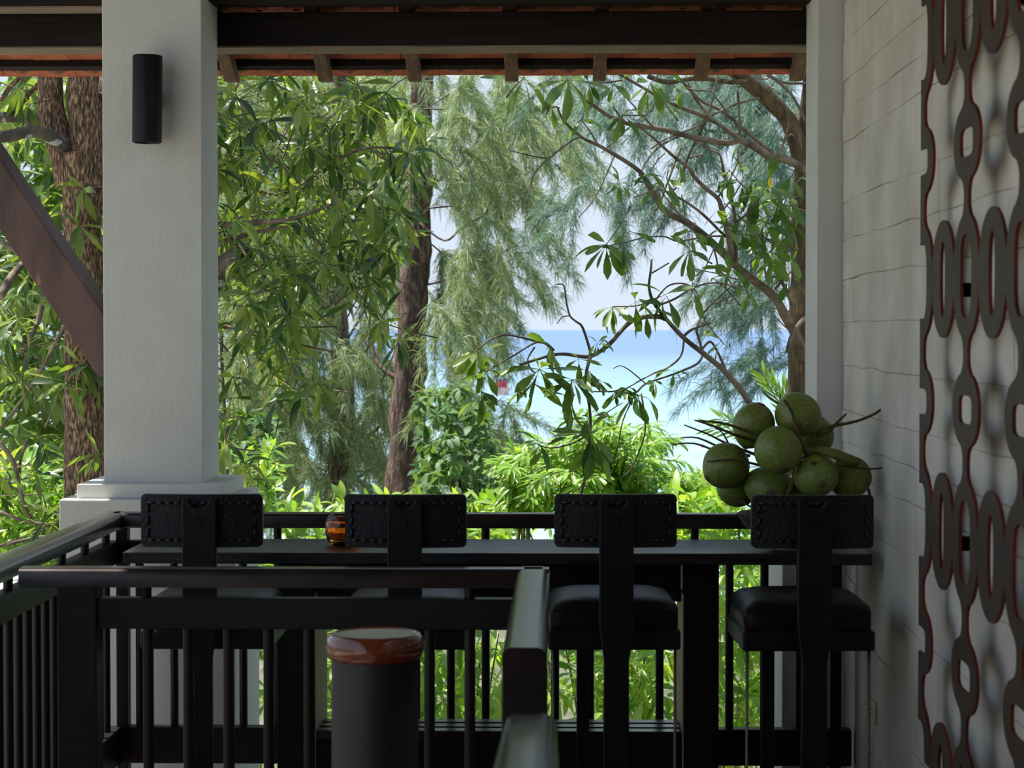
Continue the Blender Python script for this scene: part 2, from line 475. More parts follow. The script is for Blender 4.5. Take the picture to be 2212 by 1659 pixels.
# ---- two pillars on stepped pedestals
def pillar(x0, label):
    r = empty('pillar', (x0 + 0.18, 7.9, 0), label, 'pillar')
    MB().box(x0, x0 + 0.363, 7.73, 8.093, 1.19, 3.16).build('shaft', M['plaster'], r, bevel=0.004)
    MB().box(x0 - 0.083, x0 + 0.446, 7.655, 8.17, 1.139, 1.191).build('step', M['plaster'], r, bevel=0.004)
    MB().box(x0 - 0.135, x0 + 0.498, 7.60, 8.22, -0.2, 1.139).build('pedestal', M['plaster'], r, bevel=0.005)
    return r
XC = P(222, 500, 7.73).x
pillar(XC, 'tall grey plaster pillar on a stepped pedestal carrying a black wall lamp')
XC2 = P(1765, 500, 7.73).x
pillar(XC2, 'plaster pillar at the far end of the block wall behind the coconuts')

# ---- beams and brace
bz0, bz1 = 2.822, 2.956
r = empty('roof_beam', (-0.6, 8.2, bz0), 'dark timber beam spanning behind both pillars under the rafters', 'beam')
MB().box(-2.7, 1.02, 8.10, 8.30, bz0 + 0.006, bz1).build('beam_body', M['beam'], r, bevel=0.006)
o = MB().box(-2.7, 1.02, 8.102, 8.298, bz0, bz0 + 0.006).build('lit_underside', M['litsoffit'], r)  # thin strip paints the lit underside of the beam
o['label'] = 'beam underside painted paler for the bounced light on it'
z = P(100, 15, 7.86).z
r = empty('roof_beam', (-1.9, 7.95, z), 'upper dark timber plate left of the lamp pillar, above the main beam', 'beam')
MB().box(-2.7, XC - 0.003, 7.88, 8.03, z + 0.006, z + 0.13).build('beam_body', M['beam'], r, bevel=0.004)
o = MB().box(-2.7, XC - 0.003, 7.882, 8.028, z, z + 0.006).build('lit_underside', M['litsoffit'], r)  # lit underside painted here as well
z = P(1100, 2, 7.9).z
r = empty('roof_beam', (0.1, 7.95, z), 'upper dark timber plate along the top edge between the two pillars', 'beam')
MB().box(XC + 0.366, XC2 - 0.003, 7.88, 8.03, z, z + 0.13).build('beam_body', M['beam'], r, bevel=0.004)

a, b_ = P(-90, 400 - 135, 7.92), P(221, 730, 7.92)
dv = (b_ - a); L = dv.length; dv.normalize()
side = Vector((0, 1, 0)); nrm = dv.cross(side).normalized(); side = nrm.cross(dv)
rm = Matrix((nrm, side, dv)).transposed().to_4x4()
rm = Matrix.Translation(a) @ rm @ Matrix.Rotation(math.radians(-8), 4, 'Z')
br = MB().box(-0.076, 0.076, -0.065, 0.065, 0, L + 0.12, rm)
bo = MB(); bo.v, bo.f = br.v, br.f
o = bo.build('diagonal_brace', M['brace'], None, bevel=0.004)
bm = bmesh.new(); bm.from_mesh(o.data)
rs = bmesh.ops.bisect_plane(bm, geom=bm.verts[:] + bm.edges[:] + bm.faces[:], plane_co=(XC - 0.001, 0, 0), plane_no=(1, 0, 0), clear_outer=True)
bmesh.ops.contextual_create(bm, geom=[g_ for g_ in rs['geom_cut'] if isinstance(g_, bmesh.types.BMEdge)])
bm.to_mesh(o.data); bm.free()
tag(o, 'thick purple-brown diagonal timber brace running up left from the lamp pillar', 'brace')

# ---- wall lamp on the pillar
yl = 7.64
zt_, zb_ = P(317, 120, yl).z, P(317, 309, yl).z
xl = P(317, 215, yl).x
lamp = empty('wall_lamp', (xl, yl, zb_), 'black cylindrical up-and-down wall lamp on the grey pillar', 'lamp')
rr = 0.053; h = zt_ - zb_
b = MB()
b.lathe([(0.036, 0.02), (rr - 0.006, 0.0), (rr, 0.004), (rr, h - 0.004), (rr - 0.003, h), (rr - 0.012, h), (rr - 0.012, h - 0.05)], 40)
o = b.build('lamp_body', M['lamp'], lamp, smooth='auto', local=True); o.rotation_euler = (0, math.radians(0.7), 0)
o = MB().lathe([(0.0355, 0.016), (0.036, 0.03)], 32).build('lamp_glass', M['ivory'], lamp, local=True)
MB().box(-0.03, 0.03, 0.03, 0.09, h * 0.4, h * 0.62).build('mounting_plate', M['lamp'], lamp, bevel=0.003, local=True)

# ---- pierced metal screen standing off the wall
XS = 0.95
def Yat(px, X, py=712):
    d = RM @ Vector(((px - CX) / F, (CY - py) / F, -1.0))
    return X / d.x * d.y
TH = 0.008
YC0 = Yat(2085, XS)
YCUT, ZCUT = Yat(1987, XS), 0.622
scr = empty('metal_screen', (XS, 5.0, 0.62), 'bronze-brown pierced metal screen of linked ovals mounted off the block wall', 'screen')
def sup(th, a, b, p):
    c, s = math.cos(th), math.sin(th)
    return a * math.copysign(abs(c) ** (2 / p), c), b * math.copysign(abs(s) ** (2 / p), s)
face, edge = MB(), MB()
def motif(cy, cz, ow, oh, op, iw, ih, ip, N=44, dx=0.0):
    cl = lambda u, v: (min(cy + u, YCUT), max(cz + v, ZCUT))
    O = [cl(*sup(2 * math.pi * k / N + 0.01, ow, oh, op)) for k in range(N)]
    I = [cl(*sup(2 * math.pi * k / N + 0.01, iw, ih, ip)) for k in range(N)]
    for k in range(N):
        q = (k + 1) % N
        if (O[k][0] >= YCUT and I[k][0] >= YCUT and O[q][0] >= YCUT and I[q][0] >= YCUT): continue
        if (O[k][1] <= ZCUT and I[k][1] <= ZCUT and O[q][1] <= ZCUT and I[q][1] <= ZCUT): continue
        for X in (XS + dx, XS + TH - dx):
            face.add([(X, *O[k]), (X, *O[q]), (X, *I[q]), (X, *I[k])], [(0, 1, 2, 3)])
        for R in (O, I):
            edge.add([(XS, *R[k]), (XS, *R[q]), (XS + TH, *R[q]), (XS + TH, *R[k])], [(0, 1, 2, 3)])
def neck(cy, z0, z1):
    zs = [z0 + (z1 - z0) * i / 8 for i in range(9)]
    ws = [0.026 + 0.05 * abs(i - 4) ** 3 / 64 for i in range(9)]
    for i in range(8):
        y = lambda s, w: min(cy + s * w, YCUT)
        for X in (XS + 0.0006, XS + TH - 0.0006):
            face.add([(X, y(-1, ws[i]), zs[i]), (X, y(1, ws[i]), zs[i]), (X, y(1, ws[i + 1]), zs[i + 1]), (X, y(-1, ws[i + 1]), zs[i + 1])], [(0, 1, 2, 3)])
        for s in (-1, 1):
            edge.add([(XS, y(s, ws[i]), zs[i]), (XS, y(s, ws[i + 1]), zs[i + 1]), (XS + TH, y(s, ws[i + 1]), zs[i + 1]), (XS + TH, y(s, ws[i]), zs[i])], [(0, 1, 2, 3)])
PV, PU, ZC0 = 0.6243 * YC0 / 4.994, 0.302, 1.75 + 115 / F * YC0
for c in range(2, -6, -1):
    cy = YC0 + c * PU
    for rw in range(-2, 3):
        cz = ZC0 + rw * PV
        if cz > 3.2: continue
        if c % 2 == 0:
            motif(cy, cz, 0.156, 0.146, 2.2, 0.070, 0.099, 3.0)
            motif(cy, cz + PV / 2, 0.157, 0.089, 2.2, 0.078, 0.034, 4.0)
            if cz + 0.13 > ZCUT: neck(cy, cz + 0.130, cz + PV / 2 - 0.076)
            neck(cy, cz + PV / 2 + 0.076, cz + PV - 0.130)
        else:
            motif(cy, cz, 0.156, 0.146, 2.0, 0.033, 0.094, 2.4, dx=0.0003)
face.build('panel', M['screen'], scr)
o = edge.build('cut_edge', M['screen_edge'], scr); o['label'] = 'dark red cut edges of the openings'
for (c, rw) in ((1, 0), (-2, 0), (1, -1), (-1, 1), (1, -2)):
    cy, cz = YC0 + c * PU, ZC0 + rw * PV
    MB().box(XS + TH, XW + 0.002, cy - 0.05, cy - 0.02, cz - 0.045, cz - 0.01).build('standoff', M['iron'], scr)

# ---- socket plate on the wall
ys = Yat(1891, XW); zs = 1.75 - (1533 - VY) / F * ys
so = empty('wall_socket', (XW - 0.004, ys, zs), 'ivory double socket plate low on the block wall', 'socket')
MB().box(-0.008, 0.004, -0.085, 0.085, -0.037, 0.037).build('plate', M['ivory'], so, bevel=0.003, local=True)
for k in (-1, 1):
    MB().box(-0.0105, -0.007, k * 0.035 - 0.022, k * 0.035 + 0.022, -0.02, 0.02).build('outlet', M['ivory'], so, bevel=0.001, local=True)
    for dz in (-0.008, 0.008):
        MB().box(-0.0115, -0.01, k * 0.035 - 0.012, k * 0.035 - 0.002 + 0.008, dz - 0.003, dz + 0.003).build('slot', M['iron'], so, local=True)

# ================================================================== RAILINGS
def railprof(w, h, r=0.012):
    pts = []
    for (cx, cz, a0) in ((w / 2 - r, h - r, 0), (-w / 2 + r, h - r, 90)):
        for i in range(4):
            a = math.radians(a0 + 30 * i)
            pts.append((cx + r * math.cos(a), cz + r * math.sin(a)))
    return pts + [(-w / 2, 0), (w / 2, 0)]
ZT, ZTH = 1.115, 0.05
def balmesh(z0, z1, r=0.0145):
    return MB().lathe([(r, z0), (r, z1)], 10).mesh('baluster', M['wood'], smooth='auto')
BAL = balmesh(0.36, 0.945)
SHORT = balmesh(1.015, 1.07)
def place(me, name, root, x, y):
    o = link(name, me, root); o.location = (x - root.location.x, y - root.location.y, -root.location.z)
    return o

# far railing behind the counter
YF = 7.36
fr = empty('balustrade', (-0.25, YF, 0), 'far black balustrade running behind the bar counter to the block wall', 'railing')
MB().prism([(YF + p[0], ZT - ZTH + p[1]) for p in railprof(0.086, ZTH)], 'x', -1.55, 1.005).build('top_rail', M['rail'], fr, smooth='auto')
MB().box(-1.50, 1.005, YF - 0.024, YF + 0.024, 0.94, 1.018).build('mid_rail', M['wood'], fr, bevel=0.003)
MB().box(-1.50, 1.005, YF - 0.03, YF + 0.03, 0.244, 0.37).build('bottom_rail', M['wood'], fr, bevel=0.004)
for k in range(-10, 11):
    x = -0.2576 + 0.1205 * k
    place(BAL, 'baluster', fr, x, YF)
    if k % 3 == 0: place(SHORT, 'spindle', fr, x, YF)
for x in (-1.52, 0.95):
    MB().box(x - 0.02, x + 0.02, YF - 0.028, YF + 0.028, 0, ZT - ZTH).build('post', M['wood'], fr, bevel=0.003)

# left railing running towards the camera
XL = -1.555
lr = empty('balustrade', (XL, 5.6, 0), 'left black balustrade receding from the left edge to the lamp pillar', 'railing')
MB().prism([(XL + p[0], ZT - ZTH + p[1]) for p in railprof(0.09, ZTH, 0.02)], 'y', 3.2, YF + 0.05).build('top_rail', M['rail'], lr, smooth='auto')
MB().box(XL - 0.024, XL + 0.024, 3.2, YF, 0.94, 1.018).build('mid_rail', M['wood'], lr, bevel=0.003)
MB().box(XL - 0.03, XL + 0.03, 3.2, YF, 0.244, 0.37).build('bottom_rail', M['wood'], lr, bevel=0.004)
y = YF - 0.12; k = 0
while y > 3.3:
    place(BAL, 'baluster', lr, XL, y)
    if k % 3 == 0: place(SHORT, 'spindle', lr, XL, y)
    y -= 0.1075; k += 1

# near railing across the view
YN = 5.66
XA, XB = P(48, 1250, YN).x, P(1186, 1250, YN).x
nr = empty('balustrade', (-0.7, YN, 0), 'near black balustrade crossing the lower foreground with a square end post', 'railing')
MB().prism([(YN + p[0], ZT - ZTH + p[1]) for p in railprof(0.086, ZTH, 0.018)], 'x', XA, XB).build('top_rail', M['rail'], nr, smooth='auto')
MB().box(XA + 0.1, XB - 0.03, YN - 0.028, YN + 0.024, 0.952, 1.034).build('mid_rail', M['wood'], nr, bevel=0.004)
MB().box(XA + 0.1, XB - 0.03, YN - 0.03, YN + 0.03, 0.244, 0.37).build('bottom_rail', M['wood'], nr, bevel=0.004)
xp = P(173, 1400, YN).x
MB().box(xp - 0.053, xp + 0.053, YN - 0.04, YN + 0.04, 0, ZT - ZTH).build('post', M['wood'], nr, bevel=0.004)
x1 = P(1015, 1450, YN).x
BALN = balmesh(0.36, 0.957); SHN = balmesh(1.03, 1.07)
for k in range(0, 9):
    place(BALN, 'baluster', nr, x1 - 0.1077 * k, YN)
for x in (x1, x1 - 0.1077 * 8 - 0.005):
    place(SHN, 'spindle', nr, x, YN)

# return rail towards the camera and the lower sloping stair rail
XR = P(1152, 1240, YN).x
rr_ = empty('handrail', (XR, 4.9, 0), 'polished dark handrail coming towards the camera from the near balustrade corner', 'railing')
MB().prism([(XR + p[0], ZT - ZTH + p[1]) for p in railprof(0.09, ZTH, 0.02)], 'y', 4.24, YN + 0.04).build('top_rail', M['rail'], rr_, smooth='auto')
MB().box(XR - 0.046, XR + 0.046, 4.26, 4.35, -0.0, ZT - ZTH).build('post', M['wood'], rr_, bevel=0.004)
MB().box(XR - 0.024, XR + 0.024, 4.35, YN - 0.03, 0.952, 1.03).build('mid_rail', M['wood'], rr_, bevel=0.003)
MB().box(XR - 0.03, XR + 0.03, 4.35, YN - 0.03, 0.244, 0.37).build('bottom_rail', M['wood'], rr_, bevel=0.003)
ya, yb = 2.2, 3.98
za = 1.03
sr = empty('handrail', (XR, 3.2, 0), 'nearest sloping handrail end at the bottom edge of the view', 'railing')
pr = railprof(0.098, 0.055, 0.026)
xs_a, xs_b = P(1133, 1660, 2.9).x, P(1146, 1545, yb).x
def slope_pts(Y):
    t = (Y - ya) / (yb - ya)
    X = xs_b + (xs_a - xs_b) * (yb - Y) / (yb - 2.9)
    Z = za + (yb - Y) * 0.113 - 0.055
    return [(X + p[0], Y, Z + p[1]) for p in pr]
n = len(pr)
b = MB()
b.add(slope_pts(ya) + slope_pts(yb), [tuple(range(n)), tuple(range(2 * n - 1, n - 1, -1))] + [(i, n + i, n + (i + 1) % n, (i + 1) % n) for i in range(n)])
b.build('top_rail', M['rail'], sr, smooth='auto')
MB().box(xs_b - 0.04, xs_b + 0.04, yb - 0.10, yb - 0.02, 0, za - 0.045).build('post', M['wood'], sr, bevel=0.004)
MB().box(xs_a - 0.06, xs_a + 0.02, ya + 0.02, ya + 0.1, 0, za + 0.13).build('post', M['wood'], sr, bevel=0.004)

# ================================================================== BAR COUNTER
YC = 6.70
ct = empty('bar_counter', (-0.2, 6.92, 0), 'long black wooden bar counter in front of the far balustrade', 'counter')
xa, xb = P(265, 1200, YC).x, P(1885, 1195, YC).x
ZC = 1.75 - (1196 - VY) / F * YC
MB().box(xa, xb, YC, 6.92, ZC - 0.036, ZC).build('top_board', M['top'], ct, bevel=0.003)
MB().box(xa, xb, 6.922, 7.15, ZC - 0.036, ZC).build('top_board', M['top'], ct, bevel=0.003)
xl0, xl1 = P(598, 1400, 6.78).x, P(679, 1400, 6.78).x
xr0, xr1 = P(1477, 1400, 6.78).x, P(1553, 1400, 6.78).x
for x0, x1_, s in ((xl0, xl1, 1), (xr0, xr1, -1)):
    lg = MB().box(x0, x1_, 6.78, 7.13, 0, ZC - 0.036).build('leg', M['wood'], ct, bevel=0.003)
    xx = x1_ + 0.0035 if s > 0 else x0 - 0.0035
    o = MB().box(min(xx, xx - s * 0.003), max(xx, xx - s * 0.003), 6.784, 7.126, 0.0, ZC - 0.14).build('lit_face', M['litface'], ct)  # thin sheet paints daylight on the inner side of the dark leg
    o['label'] = 'inner face of the leg painted pale for outside light'
MB().box(xl1 + 0.001, xr0 - 0.005, 6.86, 6.89, 0.872, ZC - 0.036).build('apron', M['wood'], ct, bevel=0.002)
for i, yy in enumerate((6.80, 6.88, 6.96)):
    MB().box(xl1 + 0.001, xr0 - 0.005, yy, yy + 0.055, 0.43, 0.462).build('foot_slat', M['rail'], ct, bevel=0.003)
MB().box(xl1 + 0.001, xr0 - 0.005, 6.79, 6.83, 0.22, 0.43).build('stretcher', M['wood'], ct, bevel=0.003)

# ================================================================== BAR STOOLS
def curved_panel(w, h, t, sag, n=14, rc=0.014):
    """leather back panel in local coords: x across, z up (0..h), bowed so that its ends lie further away (+y)"""
    b = MB()
    def outline(ins):
        pts = []
        hw, hh = w / 2 - ins, h / 2 - ins
        r = rc
        for (cx, cz, a0) in ((hw - r, hh - r, 0), (-hw + r, hh - r, 90), (-hw + r, -hh + r, 180), (hw - r, -hh + r, 270)):
            for i in range(4):
                a = math.radians(a0 + 30 * i)
                pts.append((cx + r * math.cos(a), cz + r * math.sin(a)))
        return pts
    bend = lambda x: sag * (2 * x / w) ** 2
    xsn = [-w / 2 + rc + (w - 2 * rc) * i / n for i in range(n + 1)]
    for (y0, inset) in ((0, 0),):
        top = []
    # ring of points: top edge left->right etc. with subdivisions
    ring = []
    arc = lambda cx, cz, a0: [(cx + rc * math.cos(math.radians(a0 + 22.5 * i)), cz + rc * math.sin(math.radians(a0 + 22.5 * i))) for i in range(5)]
    up = [(x, h) for x in xsn]; dn = [(x, 0) for x in xsn]
    L = arc(-w / 2 + rc, h - rc, 90) + arc(-w / 2 + rc, rc, 180)
    R = arc(w / 2 - rc, h - rc, 90)[::-1]
    left = [(x, z) for x, z in L]
    # build as vertical strips: columns of (x, zlo, zhi)
    cols = []
    for i in range(5):
        a = math.radians(90 * i / 4)
        x = -w / 2 + rc - rc * math.cos(a); d = rc - rc * math.sin(a)
        cols.append((x, d, h - d))
    cols += [(x, 0, h) for x in xsn[1:-1]]
    for i in range(4, -1, -1):
        a = math.radians(90 * i / 4)
        x = w / 2 - rc + rc * math.cos(a); d = rc - rc * math.sin(a)
        cols.append((x, d, h - d))
    vs = []
    for x, a, c in cols:
        y = bend(x)
        vs += [(x, y, a), (x, y, c), (x, y + t, c), (x, y + t, a)]
    fs = []
    for i in range(len(cols) - 1):
        p, q = 4 * i, 4 * i + 4
        for k in range(4):
            fs.append((p + k, p + (k + 1) % 4, q + (k + 1) % 4, q + k))
    fs += [(0, 3, 2, 1), tuple(4 * (len(cols) - 1) + k for k in (0, 1, 2, 3))]
    b.add(vs, fs)
    return b, bend

BW, BH = 0.352, 0.153
ZB = 1.122
def cushion_mesh(w, d, h):
    b = MB()
    n = 12
    vs, fs = [], []
    def ring(scale, z, p):
        out = []
        for k in range(40):
            u, v = sup(2 * math.pi * k / 40 + 0.001, w / 2 * scale, d / 2 * scale, p)
            out.append((u, v, z))
        return out
    rs = [ring(0.985, 0, 12), ring(1.0, 0.01, 12), ring(1.0, h * 0.52, 12), ring(0.992, h * 0.545, 12), ring(1.004, h * 0.57, 12),
          ring(0.985, h * 0.68, 9), ring(0.90, h * 0.83, 7), ring(0.72, h * 0.94, 5), ring(0.42, h * 0.99, 4), ring(0.12, h, 3)]
    for q in rs: vs += q
    for i in range(len(rs) - 1):
        for k in range(40):
            fs.append((i * 40 + k, i * 40 + (k + 1) % 40, (i + 1) * 40 + (k + 1) % 40, (i + 1) * 40 + k))
    fs.append(tuple(range(39, -1, -1))); fs.append(tuple((len(rs) - 1) * 40 + k for k in range(40)))
    b.add(vs, fs)
    return b.mesh('cushion', M['seatleather'], smooth='auto')

def copy_tree(o, parent=None):
    c = o.copy(); COL.objects.link(c); c.parent = parent
    for ch in list(o.children): copy_tree(ch, c)
    return c

def make_stool():
    r = empty('bar_stool', (0, 0, 0))
    p, bend = curved_panel(BW, BH, 0.022, 0.022)
    p.v = [(x, y, z + ZB) for x, y, z in p.v]
    bk = p.build('backrest', M['leather'], r, smooth='auto', local=True)
    # thick lacing in dashes around the inset border, each stitch its own piece
    def stitch(x0, z0, x1, z1, rad=0.0042):
        mx_, mz = (x0 + x1) / 2, (z0 + z1) / 2
        P3 = lambda x, z, lift: (x, bend(x) - lift, ZB + z)
        pts = [P3(x0, z0, -0.003), P3(x0 * 0.75 + x1 * 0.25, z0 * 0.75 + z1 * 0.25, 0.003), P3(mx_, mz, 0.0045), P3(x0 * 0.25 + x1 * 0.75, z0 * 0.25 + z1 * 0.75, 0.003), P3(x1, z1, -0.003)]
        MB().tube(pts, [rad * 0.7, rad, rad * 1.1, rad, rad * 0.7], 6).build('stitch', M['lace'], bk, smooth=True, local=True)
    xi, zlo, zhi = BW / 2 - 0.021, 0.022, BH - 0.024
    nx_ = 12
    for zz_ in (zlo, zhi):
        for i in range(nx_):
            xa_ = -xi + 2 * xi * i / nx_; xb_ = -xi + 2 * xi * (i + 0.86) / nx_
            if abs((xa_ + xb_) / 2) > 0.05 or zz_ == zhi: stitch(xa_, zz_, xb_, zz_)
    for s in (-1, 1):
        for i in range(3):
            stitch(s * xi, zlo + (zhi - zlo) * (i + 0.1) / 3, s * xi, zlo + (zhi - zlo) * (i + 0.98) / 3)
    # back post with scooped top, tapering below the seat
    b = MB()
    w = 0.049
    pts = [(-w, ZB + BH - 0.012), (-w, 0.90), (-0.036, 0.80), (-0.040, 0.0), (0.036, 0.0), (0.036, 0.80), (w, 0.90), (w, ZB + BH - 0.012)]
    for i in range(0, 9):
        a = math.pi * i / 8
        pts.append((0.030 * math.cos(a), ZB + BH - 0.012 - 0.024 * math.sin(a)))
    b.prism(pts, 'y', -0.030, -0.006)
    b.build('back_post', M['iron'], r, bevel=0.003, seg=1, local=True)
    MB().tube([(0, -0.030, ZB + 0.076), (0, -0.037, ZB + 0.076)], [0.011, 0.009], 12).build('bolt', M['iron'], r, smooth='auto', local=True)
    # seat
    MB().box(-0.193, 0.193, 0.08, 0.49, 0.815, 0.873).build('seat_frame', M['wood'], r, bevel=0.008, local=True)
    cu = link('cushion', cushion_mesh(0.378, 0.40, 0.098), r); cu.location = (0, 0.285, 0.873)
    MB().box(-0.10, -0.062, 0.36, 0.41, 0, 0.815).build('front_leg', M['iron'], r, bevel=0.003, local=True)
    for s in (-1, 1):
        MB().tube([(s * 0.178, 0.1, 0.82), (s * 0.178, 0.1, 0.30), (s * 0.16, 0.105, 0.24)], 0.0045, 6).build('rod', M['steel'], r, smooth=True, local=True)
    MB().box(-0.178, 0.178, 0.088, 0.112, 0.22, 0.25).build('foot_bar', M['iron'], r, bevel=0.003, local=True)
    MB().box(-0.2, 0.2, -0.03, 0.44, 0.0, 0.018).build('foot_plate', M['iron'], r, bevel=0.003, local=True)
    return r
labs = ['leftmost black leather bar stool, in front of the lamp pillar',
        'second black leather bar stool from the left, its back half hiding the amber glass',
        'third black leather bar stool from the left, just right of the foreground handrail corner',
        'rightmost black leather bar stool, below the green coconuts beside the block wall']
proto = make_stool()
for i, (px, lab) in enumerate(zip((433, 875, 1331, 1758), labs)):
    s = proto if i == 0 else copy_tree(proto)
    dz = [0, -0.008, 0.002, 0][i]
    s.location = (P(px, 1130, 6.1).x, 6.1, dz if dz > 0 else 0)
    s.rotation_euler = (0, 0, math.radians((0.5, 0.8, 1.5, 2.0)[i]))
    tag(s, lab, 'bar stool', 'bar stools along the counter')

# ================================================================== THINGS ON AND BY THE COUNTER
# glazed ash bin in the foreground
yb_ = 4.66
xb_ = P(810, 1400, yb_).x
zr = 1.75 - (1369 - VY) / F * yb_
bn = empty('standing_ashtray', (xb_, yb_, 0), 'black cylinder stand with a brown glazed rim, before the near balustrade', 'ashtray stand')
MB().lathe([(0.088, 0), (0.094, 0.01), (0.096, zr - 0.06), (0.094, zr - 0.045)], 48).build('body', M['binbody'], bn, smooth='auto', local=True)
MB().lathe([(0.086, zr - 0.058), (0.100, zr - 0.056), (0.1085, zr - 0.040), (0.1095, zr - 0.026), (0.105, zr - 0.010), (0.097, zr - 0.001), (0.0925, zr), (0.090, zr - 0.004), (0.089, zr - 0.012)], 56, capends=False).build('rim', M['glaze'], bn, smooth=True, local=True)
MB().lathe([(0.0905, zr - 0.009), (0.0905, zr - 0.004), (0.02, zr - 0.004)], 48).build('top_disc', M['palesand'], bn, smooth='auto', local=True)

# amber glass votive on the counter
ya_ = 6.93
xv = P(741, 1150, ya_).x
av = empty('votive_glass', (xv, ya_, ZC), 'round amber glass votive holder on the counter, half hidden by the second stool', 'votive')
R0 = 0.060
prof = [(0.030, 0.0), (0.036, 0.001), (0.050, 0.012), (R0, 0.045), (0.058, 0.075), (0.047, 0.097), (0.043, 0.1), (0.041, 0.097), (0.052, 0.073), (0.054, 0.045), (0.045, 0.018), (0.02, 0.012)]
MB().lathe(prof, 40).build('glass', M['amber'], av, smooth=True, local=True)

# bowl and coconuts
bx = P(1722, 1100, 6.86).x
bo_ = empty('fruit_bowl', (bx, 6.87, ZC), 'dark shallow bowl on the counter under the heap of coconuts', 'bowl')
prof = [(0.06, 0.0), (0.075, 0.0), (0.07, 0.012), (0.11, 0.03), (0.165, 0.07), (0.195, 0.112), (0.19, 0.114), (0.155, 0.076), (0.10, 0.04), (0.05, 0.03)]
MB().lathe(prof, 48).build('bowl_shell', M['bowl'], bo_, smooth='auto', local=True)

def coconut_mesh(seed):
    bm = bmesh.new()
    bmesh.ops.create_icosphere(bm, subdivisions=4, radius=1.0)
    for v in bm.verts:
        p = v.co.normalized()
        r = 1.0 + 0.025 * mnoise.noise(p * 1.4 + Vector((seed, 0, 0)))
        lon = math.atan2(p.y, p.x)
        r += 0.022 * math.cos(3 * lon + seed) * (1 - abs(p.z)) 
        z = p.z
        v.co = p * r
        if z < -0.55: v.co.z -= 0.10 * ((-z - 0.55) / 0.45) ** 2     # pointed blossom end
    me = bpy.data.meshes.new('husk'); bm.to_mesh(me); bm.free()
    me.polygons.foreach_set('use_smooth', [True] * len(me.polygons))
    me.materials.append(M['coco'])
    return me
cms = [coconut_mesh(k * 3.1) for k in range(4)]
cap_me = MB().lathe([(0.22, -0.03), (0.20, 0.03), (0.11, 0.05), (0.03, 0.045)], 14).mesh('cap', M['cocoscar'], smooth=True)
tip_me = MB().lathe([(0.03, -0.05), (0.14, -0.03), (0.20, 0.03), (0.10, 0.045)], 12).mesh('blossom_scar', M['cocoscar'], smooth=True)
COCO = [ # px, py, rx, rz, Y, tilt x, tilt y, label
    (1724, 896, 51, 48, 6.825, -65, 15, 'topmost green coconut of the heap'),
    (1628, 918, 44, 50, 6.845, 12, 22, 'upper left green coconut with a pinkish pointed top'),
    (1681, 972, 52, 52, 6.715, -48, -8, 'front middle green coconut with a dark scar at its lower side'),
    (1569, 1006, 51, 50, 6.845, -25, 60, 'leftmost green coconut sticking out over the bowl edge'),
    (1763, 1026, 48, 47, 6.735, -70, -25, 'right front green coconut with small brown specks, just above the rightmost stool'),
    (1836, 1031, 48, 45, 6.845, -40, 50, 'rightmost dark green coconut next to the block wall'),
    (1660, 1052, 54, 44, 6.845, -80, 10, 'lower middle green coconut below the scarred one'),
    (1591, 1052, 46, 40, 6.965, -30, -30, 'lower left green coconut tucked behind the leftmost one'),
    (1762, 945, 34, 46, 6.945, 10, 20, 'half hidden green coconut behind the topmost one on the right'),
    (1714, 1074, 42, 40, 6.905, 60, 10, 'lowest green coconut, a sliver showing above the rightmost stool back'),
]
for i, (px, py, rx, rz, Y, tx, ty, lab) in enumerate(COCO):
    c = P(px, py, Y); s = Y / F
    r = empty('coconut', c, lab, 'coconut', 'green coconuts heaped in the bowl')
    h = link('husk', cms[i % 4], r)
    rm = (Euler((math.radians(tx), math.radians(ty), 0)).to_matrix() @ Matrix.Rotation(i * 1.3, 3, 'Z')).to_4x4()
    sc = Matrix.Diagonal((rx * s, (rx + rz) / 2 * s, rz * s, 1))
    h.matrix_basis = sc @ rm
    k = link('cap', cap_me, r); k.matrix_basis = sc @ rm @ Matrix.Translation((0, 0, 0.975))
    k = link('blossom_scar', tip_me, r); k.matrix_basis = sc @ rm @ Matrix.Translation((0, 0, -1.08)) @ Matrix.Diagonal((0.8, 0.8, -1, 1))
st = empty('coconut_stalk', P(1700, 985, 6.86), 'dry branching fruit stalks poking out of the coconut heap', 'stalk')
